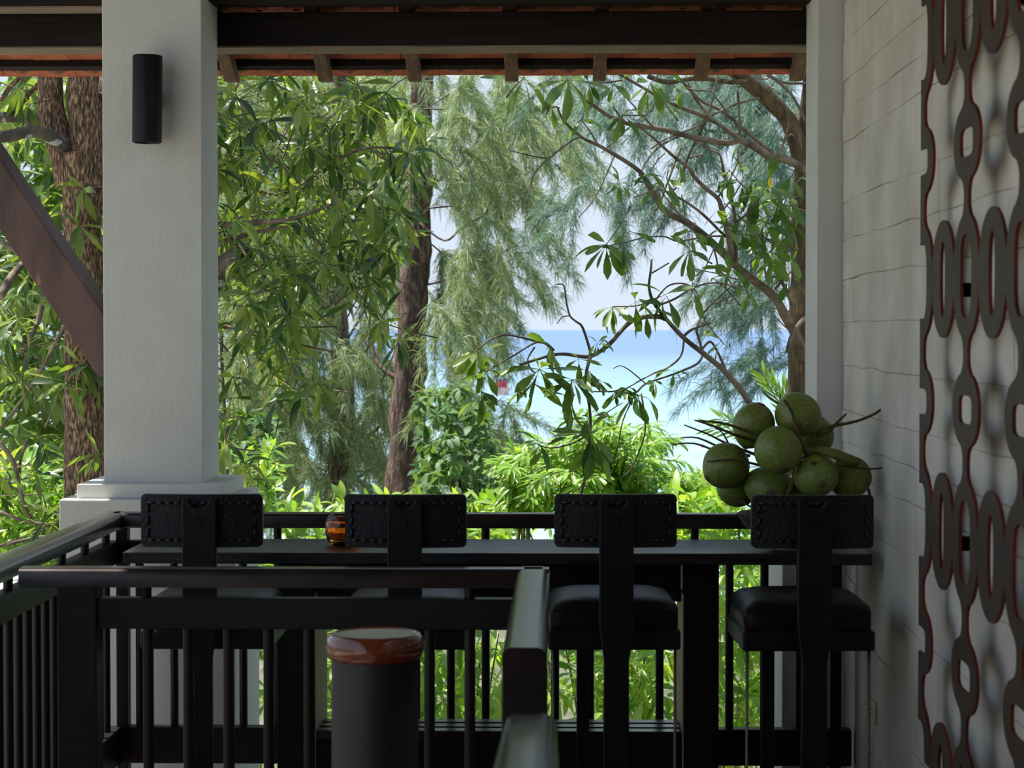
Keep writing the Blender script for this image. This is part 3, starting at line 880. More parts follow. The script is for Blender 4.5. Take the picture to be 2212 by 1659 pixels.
TW = [
    ([(1655, 945, 6.76), (1600, 926, 6.74), (1560, 914, 6.74), (1500, 908, 6.75)], 4, 1.6),
    ([(1650, 958, 6.80), (1590, 940, 6.76), (1545, 922, 6.76), (1502, 908, 6.77)], 4, 1.6),
    ([(1640, 985, 6.9), (1570, 958, 6.9), (1530, 938, 6.9), (1478, 918, 6.9)], 3.5, 1.5),
    ([(1620, 985, 6.92), (1560, 968, 6.9), (1508, 946, 6.9), (1470, 946, 6.9)], 3.5, 1.5),
    ([(1600, 985, 6.95), (1548, 974, 6.92), (1500, 958, 6.92), (1453, 960, 6.92)], 3.5, 1.5),
    ([(1580, 975, 6.95), (1572, 955, 6.92), (1556, 930, 6.92), (1520, 912, 6.92)], 2.5, 1.2),
    ([(1750, 935, 6.75), (1790, 922, 6.74), (1850, 910, 6.76), (1893, 892, 6.78), (1911, 876, 6.8)], 5, 2),
    ([(1765, 940, 6.78), (1790, 933, 6.76), (1806, 915, 6.78), (1828, 894, 6.8)], 4.5, 2),
    ([(1694, 864, 6.735), (1711, 890, 6.725), (1720, 925, 6.72), (1734, 960, 6.715), (1744, 985, 6.72)], 3, 5),
    ([(1648, 846, 6.86), (1664, 860, 6.85), (1682, 872, 6.84)], 2, 3),
    ([(1528, 997, 6.79), (1575, 993, 6.755), (1620, 1000, 6.765), (1660, 1010, 6.79)], 1.8, 3.5),
    ([(1755, 1000, 6.67), (1800, 1004, 6.74), (1880, 1013, 6.76), (1917, 1008, 6.78)], 4, 1.6),
    ([(1700, 1075, 6.78), (1714, 1040, 6.76), (1722, 1010, 6.75), (1745, 985, 6.73)], 6, 6),
    ([(1600, 1082, 6.9), (1620, 1094, 6.86), (1640, 1110, 6.84)], 3, 2),
    ([(1872, 1046, 6.9), (1880, 1070, 6.9)], 3, 3),
]
for pts, w0, w1 in TW:
    # smooth the polyline
    q = [P(*p) for p in pts]
    out = []
    for i in range(len(q) - 1):
        a0, a1, a2, a3 = q[max(i - 1, 0)], q[i], q[i + 1], q[min(i + 2, len(q) - 1)]
        for t_ in (0, 0.33, 0.66):
            out.append(0.5 * ((2 * a1) + (a2 - a0) * t_ + (2 * a0 - 5 * a1 + 4 * a2 - a3) * t_ ** 2 + (3 * a1 - a0 - 3 * a2 + a3) * t_ ** 3))
    out.append(q[-1])
    rad = [(w0 + (w1 - w0) * i / (len(out) - 1)) * 0.0015 * 1.05 for i in range(len(out))]
    MB().tube(out, rad, 6, jit=0.25).build('twig', M['stalk'], st, smooth=True)
out = [P(1742, 974, 6.77), P(1768, 972, 6.72), P(1800, 980, 6.69), P(1832, 992, 6.72), P(1852, 998, 6.75)]
MB().tube(out, [0.008, 0.012, 0.016, 0.018, 0.014], 8, jit=0.2).build('thick_stem', M['greenstalk'], st, smooth=True)['label'] = 'thick green stem with a pale cut side'

# ================================================================== VEGETATION
def leaf_mesh(name, mt, L=1.0, w=0.14, wpos=0.5, fold=0.18, droop=0.25, notch=0.0, nseg=5, pet=0.1):
    """leaf along +y, normal +z; unit length"""
    vs, fs = [], []
    for i in range(nseg + 1):
        t_ = i / nseg
        s = max(t_ - pet, 0) / (1 - pet)
        # width profile with its widest point at wpos
        e_ = math.log(0.5) / math.log(wpos)
        x = math.sin(math.pi * min(s ** e_, 1.0)) ** 0.8 if s > 0 else 0.0
        if notch and i == nseg: x = notch
        hw = max(w * x, 0.012)
        z = -droop * t_ * t_
        y = t_ * (1 - 0.12 * droop * t_)
        vs += [(-hw, y, z + fold * hw), (0, y, z), (hw, y, z + fold * hw)]
    for i in range(nseg):
        a = 3 * i
        fs += [(a, a + 1, a + 4, a + 3), (a + 1, a + 2, a + 5, a + 4)]
    vs = np.array(vs, dtype=np.float32); fs = np.array(fs, dtype=np.int32)
    return vs, fs, fast_mesh(name, vs, fs, mt, True)

def frame(d, up):
    """matrix columns x,y,z with y along d and z near up"""
    y = d.normalized()
    x = y.cross(up)
    if x.length < 1e-3: x = y.cross(Vector((1, 0.3, 0.2)))
    x.normalize()
    z = x.cross(y)
    return Matrix((x, y, z)).transposed()

class Foliage:
    def __init__(self): self.items, self.tips = [], []          # (loc, 3x3, size, variant)
    def leaf(self, loc, d, up, size, var): self.items.append((Vector(loc), frame(d, up), size, var))
    def rosette(self, c, axis, n, size, nvar, spread=(50, 105), grav=0.35, sj=0.25):
        self.tips.append((Vector(c), axis.normalized(), size))
        fr_ = frame(axis, Vector((0.2, 0.1, 1)))
        a0 = U(0, 6.28)
        for i in range(n):
            a = a0 + 2 * math.pi * i / n + U(-0.35, 0.35)
            el = math.radians(U(*spread))
            d = fr_ @ Vector((math.sin(el) * math.cos(a), math.cos(el), math.sin(el) * math.sin(a)))
            d = (d + Vector((0, 0, -grav * U(0.3, 1.6)))).normalized()
            up = Vector((0, 0, 1)) + axis.normalized() * 0.6 + Vector((U(-.5, .5), U(-.5, .5), U(-.3, .3)))
            self.leaf(c, d, up, size * U(1 - sj, 1 + sj), random.randrange(nvar))
    def emit(self, root, variants, nobj=300, name='leaf', stuffname='foliage', twigs=False):
        off = root.location
        if twigs:
            b = MB()
            for c, ax, sz in self.tips:
                e_ = c - ax * sz * U(0.8, 2.0) + Vector((U(-.4, .4), U(-.2, .5), U(-.5, .1))) * sz
                b.tube([e_, (c + e_) / 2 + Vector((0, 0, U(-.1, .1))) * sz, c], [0.0042, 0.0034, 0.0022], 4, cap=False)
            b.build('fine_twigs', M['twig'], root, smooth=True)['kind'] = 'stuff'
        def inframe(p):
            v = RM.transposed() @ (p - CAMLOC)
            px, py = CX + F * v.x / -v.z, CY - F * v.y / -v.z
            return -60 < px < 2270 and 120 < py < 1700
        items = self.items
        if nobj is None or len(items) <= nobj: sel, rest = items, []
        else:
            order = sorted(items, key=lambda it: (0 if inframe(it[0]) else 1, (it[0] - CAMLOC).length / it[2] * U(0.9, 1.1)))
            sel, rest = order[:nobj], order[nobj:]
        for loc, m3, s, v in sel:
            o = bpy.data.objects.new(name, variants[v][2])
            COL.objects.link(o); o.parent = root
            o.matrix_basis = Matrix.Translation(loc - off) @ m3.to_4x4() @ Matrix.Diagonal((s, s, s, 1))
        if rest:
            V, Q, n = [], [], 0
            for v in range(len(variants)):
                it = [r for r in rest if r[3] == v]
                if not it: continue
                vs, fs, me = variants[v]
                A = np.array([np.array(r[1]) * r[2] for r in it])           # k,3,3
                T = np.array([r[0] - off for r in it])
                pts = np.einsum('kij,nj->kni', A, vs) + T[:, None, :]
                V.append(pts.reshape(-1, 3))
                Q.append((fs[None] + (np.arange(len(it)) * len(vs))[:, None, None] + n).reshape(-1, 4))
                n += len(it) * len(vs)
            o = link(stuffname, fast_mesh(stuffname, np.concatenate(V), np.concatenate(Q), variants[0][2].materials[0], True), root)
            o['kind'] = 'stuff'
        return self

def smooth_line(q, k=4):
    out = []
    for i in range(len(q) - 1):
        a0, a1, a2, a3 = q[max(i - 1, 0)], q[i], q[i + 1], q[min(i + 2, len(q) - 1)]
        for j in range(k):
            t_ = j / k
            out.append(0.5 * ((2 * a1) + (a2 - a0) * t_ + (2 * a0 - 5 * a1 + 4 * a2 - a3) * t_ ** 2 + (3 * a1 - a0 - 3 * a2 + a3) * t_ ** 3))
    return out + [q[-1]]

def branch(root, pts, Y0, Y1, w0, w1, mt='twig', name='branch', n=6, jit=0.15):
    """pts in pixels of the photograph, depth running from Y0 to Y1, w = thickness in pixels"""
    q = [P(p[0], p[1], Y0 + (Y1 - Y0) * i / max(len(pts) - 1, 1)) for i, p in enumerate(pts)]
    q = smooth_line(q)
    m_ = (Y0 + Y1) / 2 / F / 2
    rad = [(w0 + (w1 - w0) * i / (len(q) - 1)) * m_ for i in range(len(q))]
    return MB().tube(q, rad, n, jit=jit).build(name, M[mt], root, smooth=True)

def inpoly(x, y, poly):
    c = False
    j = len(poly) - 1
    for i in range(len(poly)):
        xi, yi = poly[i]; xj, yj = poly[j]
        if (yi > y) != (yj > y) and x < (xj - xi) * (y - yi) / (yj - yi) + xi: c = not c
        j = i
    return c
def sample(poly):
    xs = [p[0] for p in poly]; ys = [p[1] for p in poly]
    while True:
        x, y = U(min(xs), max(xs)), U(min(ys), max(ys))
        if inpoly(x, y, poly): return x, y
def area(poly):
    return abs(sum(poly[i - 1][0] * poly[i][1] - poly[i][0] * poly[i - 1][1] for i in range(len(poly)))) / 2

# ---------------------------------------------------------------- left tree (lance leaves, brown trunk)
LV = [leaf_mesh('leaf', M['leafL'], w=0.092, wpos=0.55, droop=0.10), leaf_mesh('leaf', M['leafL'], w=0.108, wpos=0.6, droop=0.3),
      leaf_mesh('leaf', M['leafL'], w=0.115, wpos=0.5, droop=0.45, fold=0.5)]
YT = 10.6
base = P(182, 1070, YT)
lt = empty('broadleaf_tree', (base.x, YT, GZ), 'tall tree with rough brown trunk and lance-shaped leaves left of and behind the lamp pillar', 'tree')
tr_pts = [Vector((base.x, YT, GZ - 0.1)), P(183, 1400, YT), P(183, 1070, YT), P(182, 820, YT), P(180, 560, YT), P(178, 420, YT), P(172, 330, YT)]
q = smooth_line(tr_pts, 10)
rad = [(48 - 7 * min(i / 40, 1)) * YT / F * (1.0 if i < 45 else 1.06) for i in range(len(q))]
MB().tube(q, rad, 28, jit=0.16).build('trunk', M['bark'], lt, smooth=True)
branch(lt, [(150, 400), (132, 320), (112, 240), (108, 160), (100, 60), (80, -80)], YT, YT, 62, 46, 'bark', n=16)
branch(lt, [(184, 380), (188, 300), (178, 220), (182, 150), (190, 40), (200, -100)], YT, YT, 78, 56, 'bark', n=16)
branch(lt, [(200, 330), (222, 250), (232, 180), (250, 60)], YT, YT + 0.2, 50, 36, 'bark', n=14)
branch(lt, [(140, 318), (100, 290), (60, 284), (20, 294), (-60, 300)], YT - 0.1, YT - 0.4, 30, 26, 'lichen', n=12)
branch(lt, [(110, 262), (60, 256), (20, 252), (-50, 262)], YT + 0.05, YT, 26, 22, 'lichen', n=12)
branch(lt, [(30, 240), (40, 200), (60, 160), (90, 120)], YT, YT, 14, 12, 'bark', n=8)
branch(lt, [(0, 225), (20, 190), (45, 165), (80, 120)], YT, YT, 12, 10, 'bark', n=8)
branch(lt, [(35, 240), (60, 205), (85, 180), (120, 130)], YT + .1, YT, 12, 10, 'bark', n=8)
branch(lt, [(222, 760), (330, 690), (440, 620), (490, 575), (530, 545)], YT, YT - 0.2, 70, 50, 'lichen', n=14)
o = MB().tube([P(528, 547, YT - 0.2), P(531, 545, YT - 0.2)], 0.058, 14).build('sawn_end', M['cut'], lt)
o['label'] = 'pale sawn end of the cut limb'
TB = [([(222, 520), (320, 480), (420, 470), (480, 485), (560, 480), (640, 470), (720, 440)], 22, 6),
      ([(300, 560), (420, 545), (490, 520), (560, 500), (620, 490)], 18, 6),
      ([(440, 200), (480, 190), (520, 220), (560, 260), (620, 300)], 12, 5),
      ([(520, 160), (505, 200), (490, 250), (475, 320), (465, 380)], 9, 5),
      ([(440, 280), (480, 330), (530, 390), (590, 420), (650, 400), (720, 340), (790, 320), (850, 320)], 10, 4),
      ([(545, 330), (600, 350), (650, 380), (690, 420), (720, 470)], 8, 4),
      ([(850, 320), (790, 320), (720, 345), (712, 320), (715, 280), (740, 260), (790, 270)], 6, 3),
      ([(720, 345), (690, 380), (640, 420), (600, 440)], 8, 6),
      ([(470, 705), (530, 712), (600, 730), (650, 745), (720, 760)], 9, 4),
      ([(600, 730), (620, 780), (640, 820), (650, 850)], 5, 3),
      ([(478, 720), (480, 800), (486, 900), (490, 1000), (492, 1060)], 8, 6),
      ([(530, 555), (580, 590), (640, 600), (720, 590)], 7, 4),
      ([(640, 470), (720, 560), (780, 640), (830, 690)], 7, 3),
      ([(500, 600), (560, 620), (620, 650)], 6, 3), ([(745, 480), (800, 470), (860, 440)], 6, 3),
      ([(0, 520), (40, 545), (80, 560), (140, 540)], 12, 8), ([(0, 640), (30, 590), (60, 560)], 20, 16),
      ([(140, 700), (110, 760), (70, 830), (20, 900), (-30, 960)], 9, 6), ([(70, 820), (85, 860), (95, 920)], 6, 4),
      ([(90, 660), (80, 700), (65, 730)], 12, 10), ([(0, 955), (30, 1000), (42, 1050), (60, 1110), (110, 1150)], 10, 9),
      ([(60, 950), (45, 990), (42, 1040)], 8, 7), ([(0, 1105), (50, 1125), (120, 1135)], 9, 8), ([(0, 1180), (60, 1165), (120, 1155)], 8, 7)]
for i, (pts, w0, w1) in enumerate(TB):
    yy = 10.2 + 0.9 * R_()
    branch(lt, pts, yy, yy + U(-0.4, 0.4), w0, w1, 'twig')
fol = Foliage()
POLYR = [(440, 165), (890, 165), (915, 250), (930, 330), (900, 420), (880, 560), (855, 640), (872, 750), (830, 745), (790, 700), (720, 740), (712, 850), (600, 880), (560, 830), (510, 760), (500, 900), (545, 980), (560, 1070), (440, 1070)]
POLYH = [(440, 165), (880, 165), (900, 420), (870, 560), (700, 680), (440, 700)]
POLYL = [(-40, 165), (225, 165), (225, 1220), (-40, 1230)]
def add_ros(poly, n, Ya, Yb, size, grav):
    k = 0
    while k < n:
        x, y = sample(poly)
        nn = mnoise.noise(Vector((x * 0.012, y * 0.012, 5)))
        if nn < -0.25: continue
        c = P(x, y, U(Ya, Yb))
        ax = Vector((U(-0.8, 0.8), U(-0.9, 0.5), U(-0.5, 0.9)))
        fol.rosette(c, ax, random.randint(6, 10), size, 3, (45, 105), grav)
        k += 1
add_ros(POLYR, 125, 9.7, 12.0, 0.155, 0.4)
add_ros(POLYH, 135, 9.7, 12.2, 0.155, 0.35)
add_ros(POLYL, 105, 10.2, 12.6, 0.16, 0.4)
for (x, y, nn, sz) in ((860, 740, 8, .15), (840, 690, 7, .15), (655, 850, 9, .16), (690, 830, 8, .16), (600, 865, 7, .15), (620, 680, 8, .15), (580, 640, 8, .15), (640, 560, 9, .16), (700, 570, 9, .16), (770, 560, 8, .15), (840, 540, 8, .15), (880, 330, 8, .15), (920, 310, 7, .14), (500, 470, 7, .15), (560, 540, 8, .15), (610, 545, 7, .15), (800, 620, 8, .15), (660, 470, 8, .16), (740, 440, 8, .16), (530, 640, 8, .14), (490, 600, 6, .14), (500, 860, 6, .13), (520, 900, 6, .13), (490, 960, 7, .14), (530, 1000, 7, .13), (860, 460, 7, .15), (800, 420, 8, .15)):
    fol.rosette(P(x, y, U(9.6, 10.6)), Vector((U(-.5, .5), -0.5, U(-.2, .6))), nn, sz, 3, (50, 110), 0.45)
for _ in range(230):  # unseen crown above the view, added to block sky and dapple the sun
    fol.rosette(Vector((U(-4.6, -0.8), U(9.6, 11.2), U(3.9, 7.8))), Vector((U(-.7, .7), U(-.9, .9), U(-.2, 1))), 8, 0.25, 3, (40, 105), 0.3)
for k in range(8):  # limbs carrying the added crown
    e_ = Vector((U(-4.4, 0), U(9.6, 11.3), U(4.5, 7.5))); a = P((108, 190)[k % 2], -60, YT)
    MB().tube(smooth_line([a, a + Vector((0, 0, 0.7)), (a + e_) / 2 + Vector((0, 0, .8)), e_]), [0.06 - 0.003 * i for i in range(13)], 8, jit=.2).build('branch', M['bark'], lt, smooth=True)
fol.emit(lt, LV, 300, twigs=True)
# pale flower clusters
def flower_cluster(root, x, y, Y, rpx):
    c = P(x, y, Y); s = rpx * Y / F
    b = MB()
    for i in range(26):
        d = Vector((random.gauss(0, 1), random.gauss(0, 1), random.gauss(0, 1))).normalized() * s * U(0.4, 1)
        p = c + d
        t_ = 0.0045
        b.add([p + Vector((-t_, 0, -t_)), p + Vector((t_, 0, -t_)), p + Vector((t_, 0, t_)), p + Vector((-t_, 0, t_)), p + Vector((0, -t_, 0)), p + Vector((0, t_, 0))],
              [(0, 1, 4), (1, 2, 4), (2, 3, 4), (3, 0, 4), (1, 0, 5), (2, 1, 5), (3, 2, 5), (0, 3, 5)])
    b.build('flower_cluster', M['flower'], root)
for (x, y, r_) in ((640, 205, 20), (755, 225, 14), (695, 385, 18), (600, 515, 14), (770, 600, 18), (490, 770, 14), (520, 780, 14), (570, 850, 14), (555, 935, 12), (665, 800, 14), (600, 430, 14), (680, 240, 14), (590, 320, 16), (95, 610, 16), (520, 420, 14), (1008, 770, 10), (670, 440, 12)):
    if x < 1000: flower_cluster(lt, x, y, 9.75, r_)

# ---------------------------------------------------------------- right tree: bare branching limbs with paddle leaves
RV = [leaf_mesh('leaf', M['leafR'], w=0.128, wpos=0.68, droop=0.12, fold=0.15), leaf_mesh('leaf', M['leafR'], w=0.142, wpos=0.70, droop=0.3, fold=0.3),
      leaf_mesh('leaf', M['leafR'], w=0.138, wpos=0.66, droop=0.2, notch=0.55), leaf_mesh('leaf', M['leafR'], w=0.13, wpos=0.6, droop=0.4, fold=0.4)]
YB = 9.9
rt0 = P(1738, 1000, YB + 0.4)
rt = empty('spreading_tree', (rt0.x, YB + 0.4, GZ), 'spreading tree with olive limbs and sparse paddle leaves beside the right pillar', 'tree')
q = smooth_line([Vector((rt0.x, YB + .4, GZ - .1)), P(1735, 1300, YB + .4), P(1733, 1000, YB + .4), P(1742, 840, YB + .4), P(1745, 700, YB + .4), P(1748, 500, YB + .4), P(1752, 380, YB + .4), P(1762, 250, YB + .4), P(1775, 100, YB + .4)], 6)
MB().tube(q, [(46 - 10 * i / len(q)) * YB / F for i in range(len(q))], 18, jit=0.2).build('trunk', M['bark3'], rt, smooth=True)
RB = [ # polyline, thickness from, to, depth from, to, material
    ([(1750, 420), (1738, 360), (1723, 309), (1700, 256), (1657, 211), (1599, 164), (1560, 130), (1500, 60)], 46, 26, .4, .2, 'bark3'),
    ([(1620, 178), (1560, 176), (1520, 168), (1480, 172), (1440, 178), (1400, 165)], 12, 10, .2, 0, 'bark3'),
    ([(1712, 300), (1730, 250), (1745, 210), (1760, 160)], 20, 16, .4, .5, 'bark3'),
    ([(1750, 372), (1712, 350), (1686, 342), (1664, 339), (1628, 316), (1599, 303), (1570, 309), (1512, 300), (1469, 290), (1440, 282), (1387, 272), (1356, 267), (1316, 251), (1284, 229), (1261, 215)], 20, 6, .3, -.5, 'twig'),
    ([(1599, 303), (1570, 280), (1541, 261), (1505, 245), (1469, 231), (1440, 219), (1427, 212), (1395, 193), (1348, 166), (1320, 150)], 11, 5, -.05, -.4, 'twig'),
    ([(1671, 334), (1628, 298), (1596, 270), (1567, 244), (1541, 231), (1512, 215), (1462, 164)], 8, 6, .15, -.2, 'twig'),
    ([(1541, 261), (1520, 235), (1500, 210), (1487, 180)], 7, 4, -.2, -.3, 'twig'),
    ([(1599, 303), (1597, 250), (1594, 192)], 7, 5, -.05, -.1, 'twig'), ([(1680, 340), (1697, 295), (1705, 251)], 6, 4, .1, .1, 'twig'),
    ([(1527, 256), (1534, 237), (1544, 193), (1551, 160)], 5, 4, -.15, -.2, 'twig'), ([(1527, 256), (1566, 235), (1599, 222), (1640, 212)], 4, 6, -.15, .2, 'twig'),
    ([(1527, 256), (1500, 275), (1470, 288), (1440, 300), (1405, 322)], 5, 3, -.15, -.2, 'twig'), ([(1527, 256), (1510, 290), (1500, 310), (1488, 335), (1478, 365), (1470, 395), (1445, 420)], 7, 4, -.1, .3, 'twig'),
    ([(1530, 188), (1550, 215), (1570, 242)], 3, 4, -.1, -.1, 'twig'), ([(1725, 310), (1710, 290), (1690, 306)], 4, 3, .3, .1, 'twig'),
    ([(1660, 160), (1690, 185), (1710, 205), (1730, 240), (1745, 275)], 6, 5, .2, .3, 'twig'), ([(1620, 165), (1650, 172), (1665, 165)], 4, 3, .2, .2, 'twig'),
    ([(1655, 162), (1690, 178), (1720, 180), (1745, 180)], 6, 6, .2, .3, 'twig'),
    ([(1740, 780), (1716, 717), (1695, 681), (1670, 638), (1635, 610), (1601, 584), (1587, 571), (1539, 525), (1487, 482), (1443, 461), (1425, 442), (1408, 411), (1389, 380), (1378, 367), (1340, 341), (1292, 314), (1254, 295), (1218, 261), (1205, 235)], 24, 4, .3, -.5, 'twig'),
    ([(1254, 295), (1229, 308), (1185, 343), (1165, 362), (1150, 385), (1137, 440)], 5, 3, -.45, -.6, 'twig'), ([(1185, 343), (1150, 337), (1100, 325)], 4, 2, -.5, -.6, 'twig'),
    ([(1589, 574), (1579, 536), (1568, 488), (1558, 449), (1550, 428), (1520, 403), (1498, 380), (1490, 364), (1459, 341), (1419, 305), (1384, 277), (1350, 262), (1325, 232)], 14, 3, -.1, -.3, 'twig'),
    ([(1591, 567), (1589, 515), (1585, 453), (1572, 401), (1564, 376), (1560, 352), (1554, 334), (1527, 319), (1498, 302)], 9, 4, -.12, .1, 'twig'),
    ([(1550, 428), (1565, 405), (1580, 380), (1593, 350), (1595, 315)], 5, 3, -.15, -.1, 'twig'), ([(1589, 480), (1610, 465), (1630, 440), (1650, 420)], 6, 3, -.1, -.1, 'twig'),
    ([(1712, 659), (1685, 600), (1653, 559), (1612, 534), (1568, 511), (1525, 469), (1487, 440), (1433, 411), (1400, 415), (1369, 427)], 9, 3, .2, -.3, 'twig'),
    ([(1568, 511), (1529, 511), (1466, 521), (1435, 511), (1394, 513), (1354, 523), (1320, 530)], 5, 3, -.1, -.35, 'twig'),
    ([(1664, 627), (1653, 588), (1649, 534), (1633, 496), (1610, 463)], 5, 3, .1, 0, 'twig'), ([(1649, 534), (1660, 500), (1670, 474), (1685, 438), (1701, 422)], 4, 3, .1, .1, 'twig'),
    ([(1730, 565), (1705, 590), (1674, 625)], 6, 6, .3, .1, 'twig'), ([(1545, 530), (1530, 565), (1510, 605), (1490, 640)], 3, 2, -.1, -.2, 'twig'),
    ([(1539, 525), (1548, 560), (1556, 590), (1590, 603), (1640, 608)], 4, 3, -.1, 0, 'twig'), ([(1556, 592), (1520, 585), (1492, 578)], 3, 2, -.1, -.2, 'twig'), ([(1487, 482), (1460, 455), (1448, 440)], 6, 3, -.2, -.2, 'twig'), ([(1480, 465), (1476, 440), (1472, 420)], 4, 2, -.2, -.2, 'twig'),
    ([(1700, 760), (1712, 720), (1735, 690), (1750, 680)], 8, 10, .1, .3, 'twig'),
]
for pts, w0, w1, d0, d1, mt in RB:
    branch(rt, pts, YB + d0, YB + d1, w0, w1, mt, n=12 if w0 > 18 else 6, jit=0.22)
fr1 = Foliage()
def clus(f, lst, nv=4):
    for x, y, n, Lp, Y in lst:
        ax = Vector((U(-.7, .3), U(-.9, .1), U(-.5, .5)))
        f.rosette(P(x, y, Y), ax, n, (1.5 if x > 1540 and y > 350 else 1.18) * Lp * Y / F, nv, (45, 105), 0.5, 0.2)
clus(fr1, [(1226, 172, 9, 82, 9.35), (1132, 168, 6, 72, 9.35), (1405, 180, 8, 58, 9.4), (1345, 248, 6, 46, 9.5), (1475, 188, 6, 40, 9.5), (1255, 258, 4, 44, 9.45), (1325, 182, 5, 55, 9.5), (1192, 232, 4, 34, 9.3), (1272, 180, 5, 55, 9.4), (1430, 215, 5, 46, 9.55),
           (1338, 396, 9, 38, 9.45), (1425, 405, 4, 55, 9.5), (1440, 385, 5, 56, 9.5), (1468, 352, 4, 40, 9.6), (1405, 370, 2, 50, 9.5),
           (1580, 372, 6, 44, 9.75), (1605, 390, 6, 44, 9.8), (1640, 430, 7, 46, 9.8), (1655, 402, 5, 46, 9.9), (1680, 440, 6, 46, 10), (1702, 425, 6, 46, 10), (1565, 440, 5, 42, 9.75), (1600, 465, 5, 44, 9.8), (1622, 482, 5, 46, 9.8), (1650, 480, 6, 46, 9.9), (1692, 480, 7, 46, 10), (1640, 530, 5, 48, 9.9), (1700, 545, 6, 46, 10), (1602, 505, 4, 50, 9.8), (1668, 548, 6, 48, 9.9), (1705, 600, 4, 36, 10), (1715, 500, 6, 44, 10.1), (1710, 380, 5, 44, 10.1),
           (1495, 500, 7, 42, 9.55), (1490, 540, 6, 52, 9.5), (1310, 528, 9, 58, 9.35), (1345, 540, 5, 44, 9.35), (1360, 500, 2, 50, 9.4), (1565, 490, 4, 44, 9.7), (1545, 572, 3, 34, 9.7), (1575, 580, 3, 34, 9.7), (1616, 632, 5, 28, 9.7), (1540, 600, 2, 44, 9.7), (1570, 540, 3, 40, 9.7), (1600, 600, 2, 30, 9.7)])
for _ in range(330):  # unseen crown on the right, added to hold back sky light
    fr1.rosette(Vector((U(1.6, 6.0), U(9.0, 13.5), U(3.9, 7.5))), Vector((U(-.7, .7), U(-.9, .9), U(-.2, 1))), 8, 0.26, 4, (40, 105), 0.3)
fr1.emit(rt, RV, 300, twigs=True)
for k in range(9):  # limbs for that added crown
    a = Vector((U(1.6, 2.4), YB + .4 + U(-.5, .5), U(3.2, 4.2))); e_ = Vector((U(2, 6), U(9, 13.5), U(4.5, 7.2)))
    MB().tube(smooth_line([Vector((rt0.x + .1, YB + .4, 3.0)), a, (a + e_) / 2 + Vector((0, 0, .3)), e_]), [0.06 - 0.003 * i for i in range(13)], 8, jit=.2).build('branch', M['bark3'], rt, smooth=True)
o = bpy.data.objects.new('leaf', RV[0][2].copy()); o.data.materials.clear(); o.data.materials.append(M['leafY'])
COL.objects.link(o); o.parent = rt
o.matrix_basis = Matrix.Translation(P(1664, 418, 9.75) - rt.location) @ frame(Vector((-0.05, -0.2, 1)), Vector((0, -1, 0.2))).to_4x4() @ Matrix.Scale(0.075, 4)
o['label'] = 'single yellowing leaf'

# ---------------------------------------------------------------- small tree rising behind the coconuts, arching over the sea view
YS = 9.3
sb = P(1640, 900, YS)
sm = empty('small_tree', (sb.x + 0.12, YS, GZ), 'slender tree rising behind the coconuts and arching left across the sea', 'tree')
SB = [
    ([(1720, 2350), (1700, 1700), (1680, 1200), (1650, 950), (1617, 867), (1570, 807), (1519, 763), (1475, 728), (1437, 687), (1411, 652), (1402, 620), (1405, 590), (1408, 560)], 18, 4, 0, -.1),
    ([(1437, 689), (1420, 684), (1380, 687), (1354, 702), (1316, 744), (1278, 769), (1250, 769), (1221, 765), (1190, 768), (1122, 788)], 12, 6, -.05, -.3),
    ([(1278, 769), (1259, 709), (1245, 695), (1231, 682), (1223, 650), (1218, 617), (1202, 614)], 6, 3, -.2, -.3), ([(1231, 682), (1215, 685), (1203, 699)], 3, 2, -.25, -.3),
    ([(1276, 770), (1269, 794), (1266, 826), (1275, 895), (1275, 943), (1266, 1019), (1250, 1090)], 8, 5, -.2, -.3),
    ([(1196, 757), (1179, 742), (1160, 738), (1127, 729), (1094, 724), (1065, 731), (1034, 752), (1025, 763)], 7, 3, -.25, -.4),
    ([(1160, 739), (1144, 746), (1110, 768), (1086, 781), (1052, 802)], 5, 3, -.3, -.4), ([(1155, 750), (1140, 775), (1145, 795), (1155, 805)], 4, 4, -.3, -.35),
    ([(1475, 728), (1490, 715), (1503, 709), (1535, 698)], 7, 4, -.05, -.1), ([(1478, 730), (1471, 769), (1443, 794), (1405, 810), (1348, 842)], 5, 3, -.05, -.25),
    ([(1519, 763), (1512, 780), (1497, 791), (1459, 807), (1395, 829), (1373, 848), (1340, 846), (1278, 846)], 6, 3, 0, -.25),
    ([(1570, 807), (1557, 775), (1538, 740), (1525, 744), (1515, 758)], 6, 5, .02, .05), ([(1411, 655), (1424, 658), (1459, 645), (1494, 623), (1538, 611), (1579, 617), (1614, 630)], 6, 3, -.1, .1),
    ([(1519, 763), (1506, 720), (1506, 709), (1519, 677), (1570, 627), (1595, 604)], 7, 3, 0, .1), ([(1500, 625), (1510, 645), (1522, 690), (1540, 715), (1565, 745)], 3, 2, 0, .1),
    ([(1373, 848), (1367, 861), (1345, 911), (1332, 975), (1310, 1030)], 4, 2, -.2, -.3), ([(1385, 850), (1392, 895), (1392, 943), (1367, 1006), (1345, 1030)], 4, 3, -.2, -.25),
    ([(1408, 590), (1425, 580), (1445, 568)], 4, 3, -.1, -.1), ([(1411, 655), (1400, 652), (1385, 658), (1360, 662), (1325, 662)], 4, 3, -.1, -.2), ([(1415, 650), (1440, 620), (1465, 612), (1490, 617), (1496, 632)], 4, 4, -.1, -.05),
    ([(1262, 945), (1230, 960), (1190, 968), (1160, 960)], 4, 3, -.28, -.35), ([(1316, 744), (1305, 735), (1295, 745)], 3, 2, -.2, -.25), ([(1395, 829), (1360, 800), (1340, 790), (1325, 796)], 3, 2, -.25, -.3), ([(1300, 900), (1320, 885), (1345, 870)], 3, 2, -.25, -.25),
]
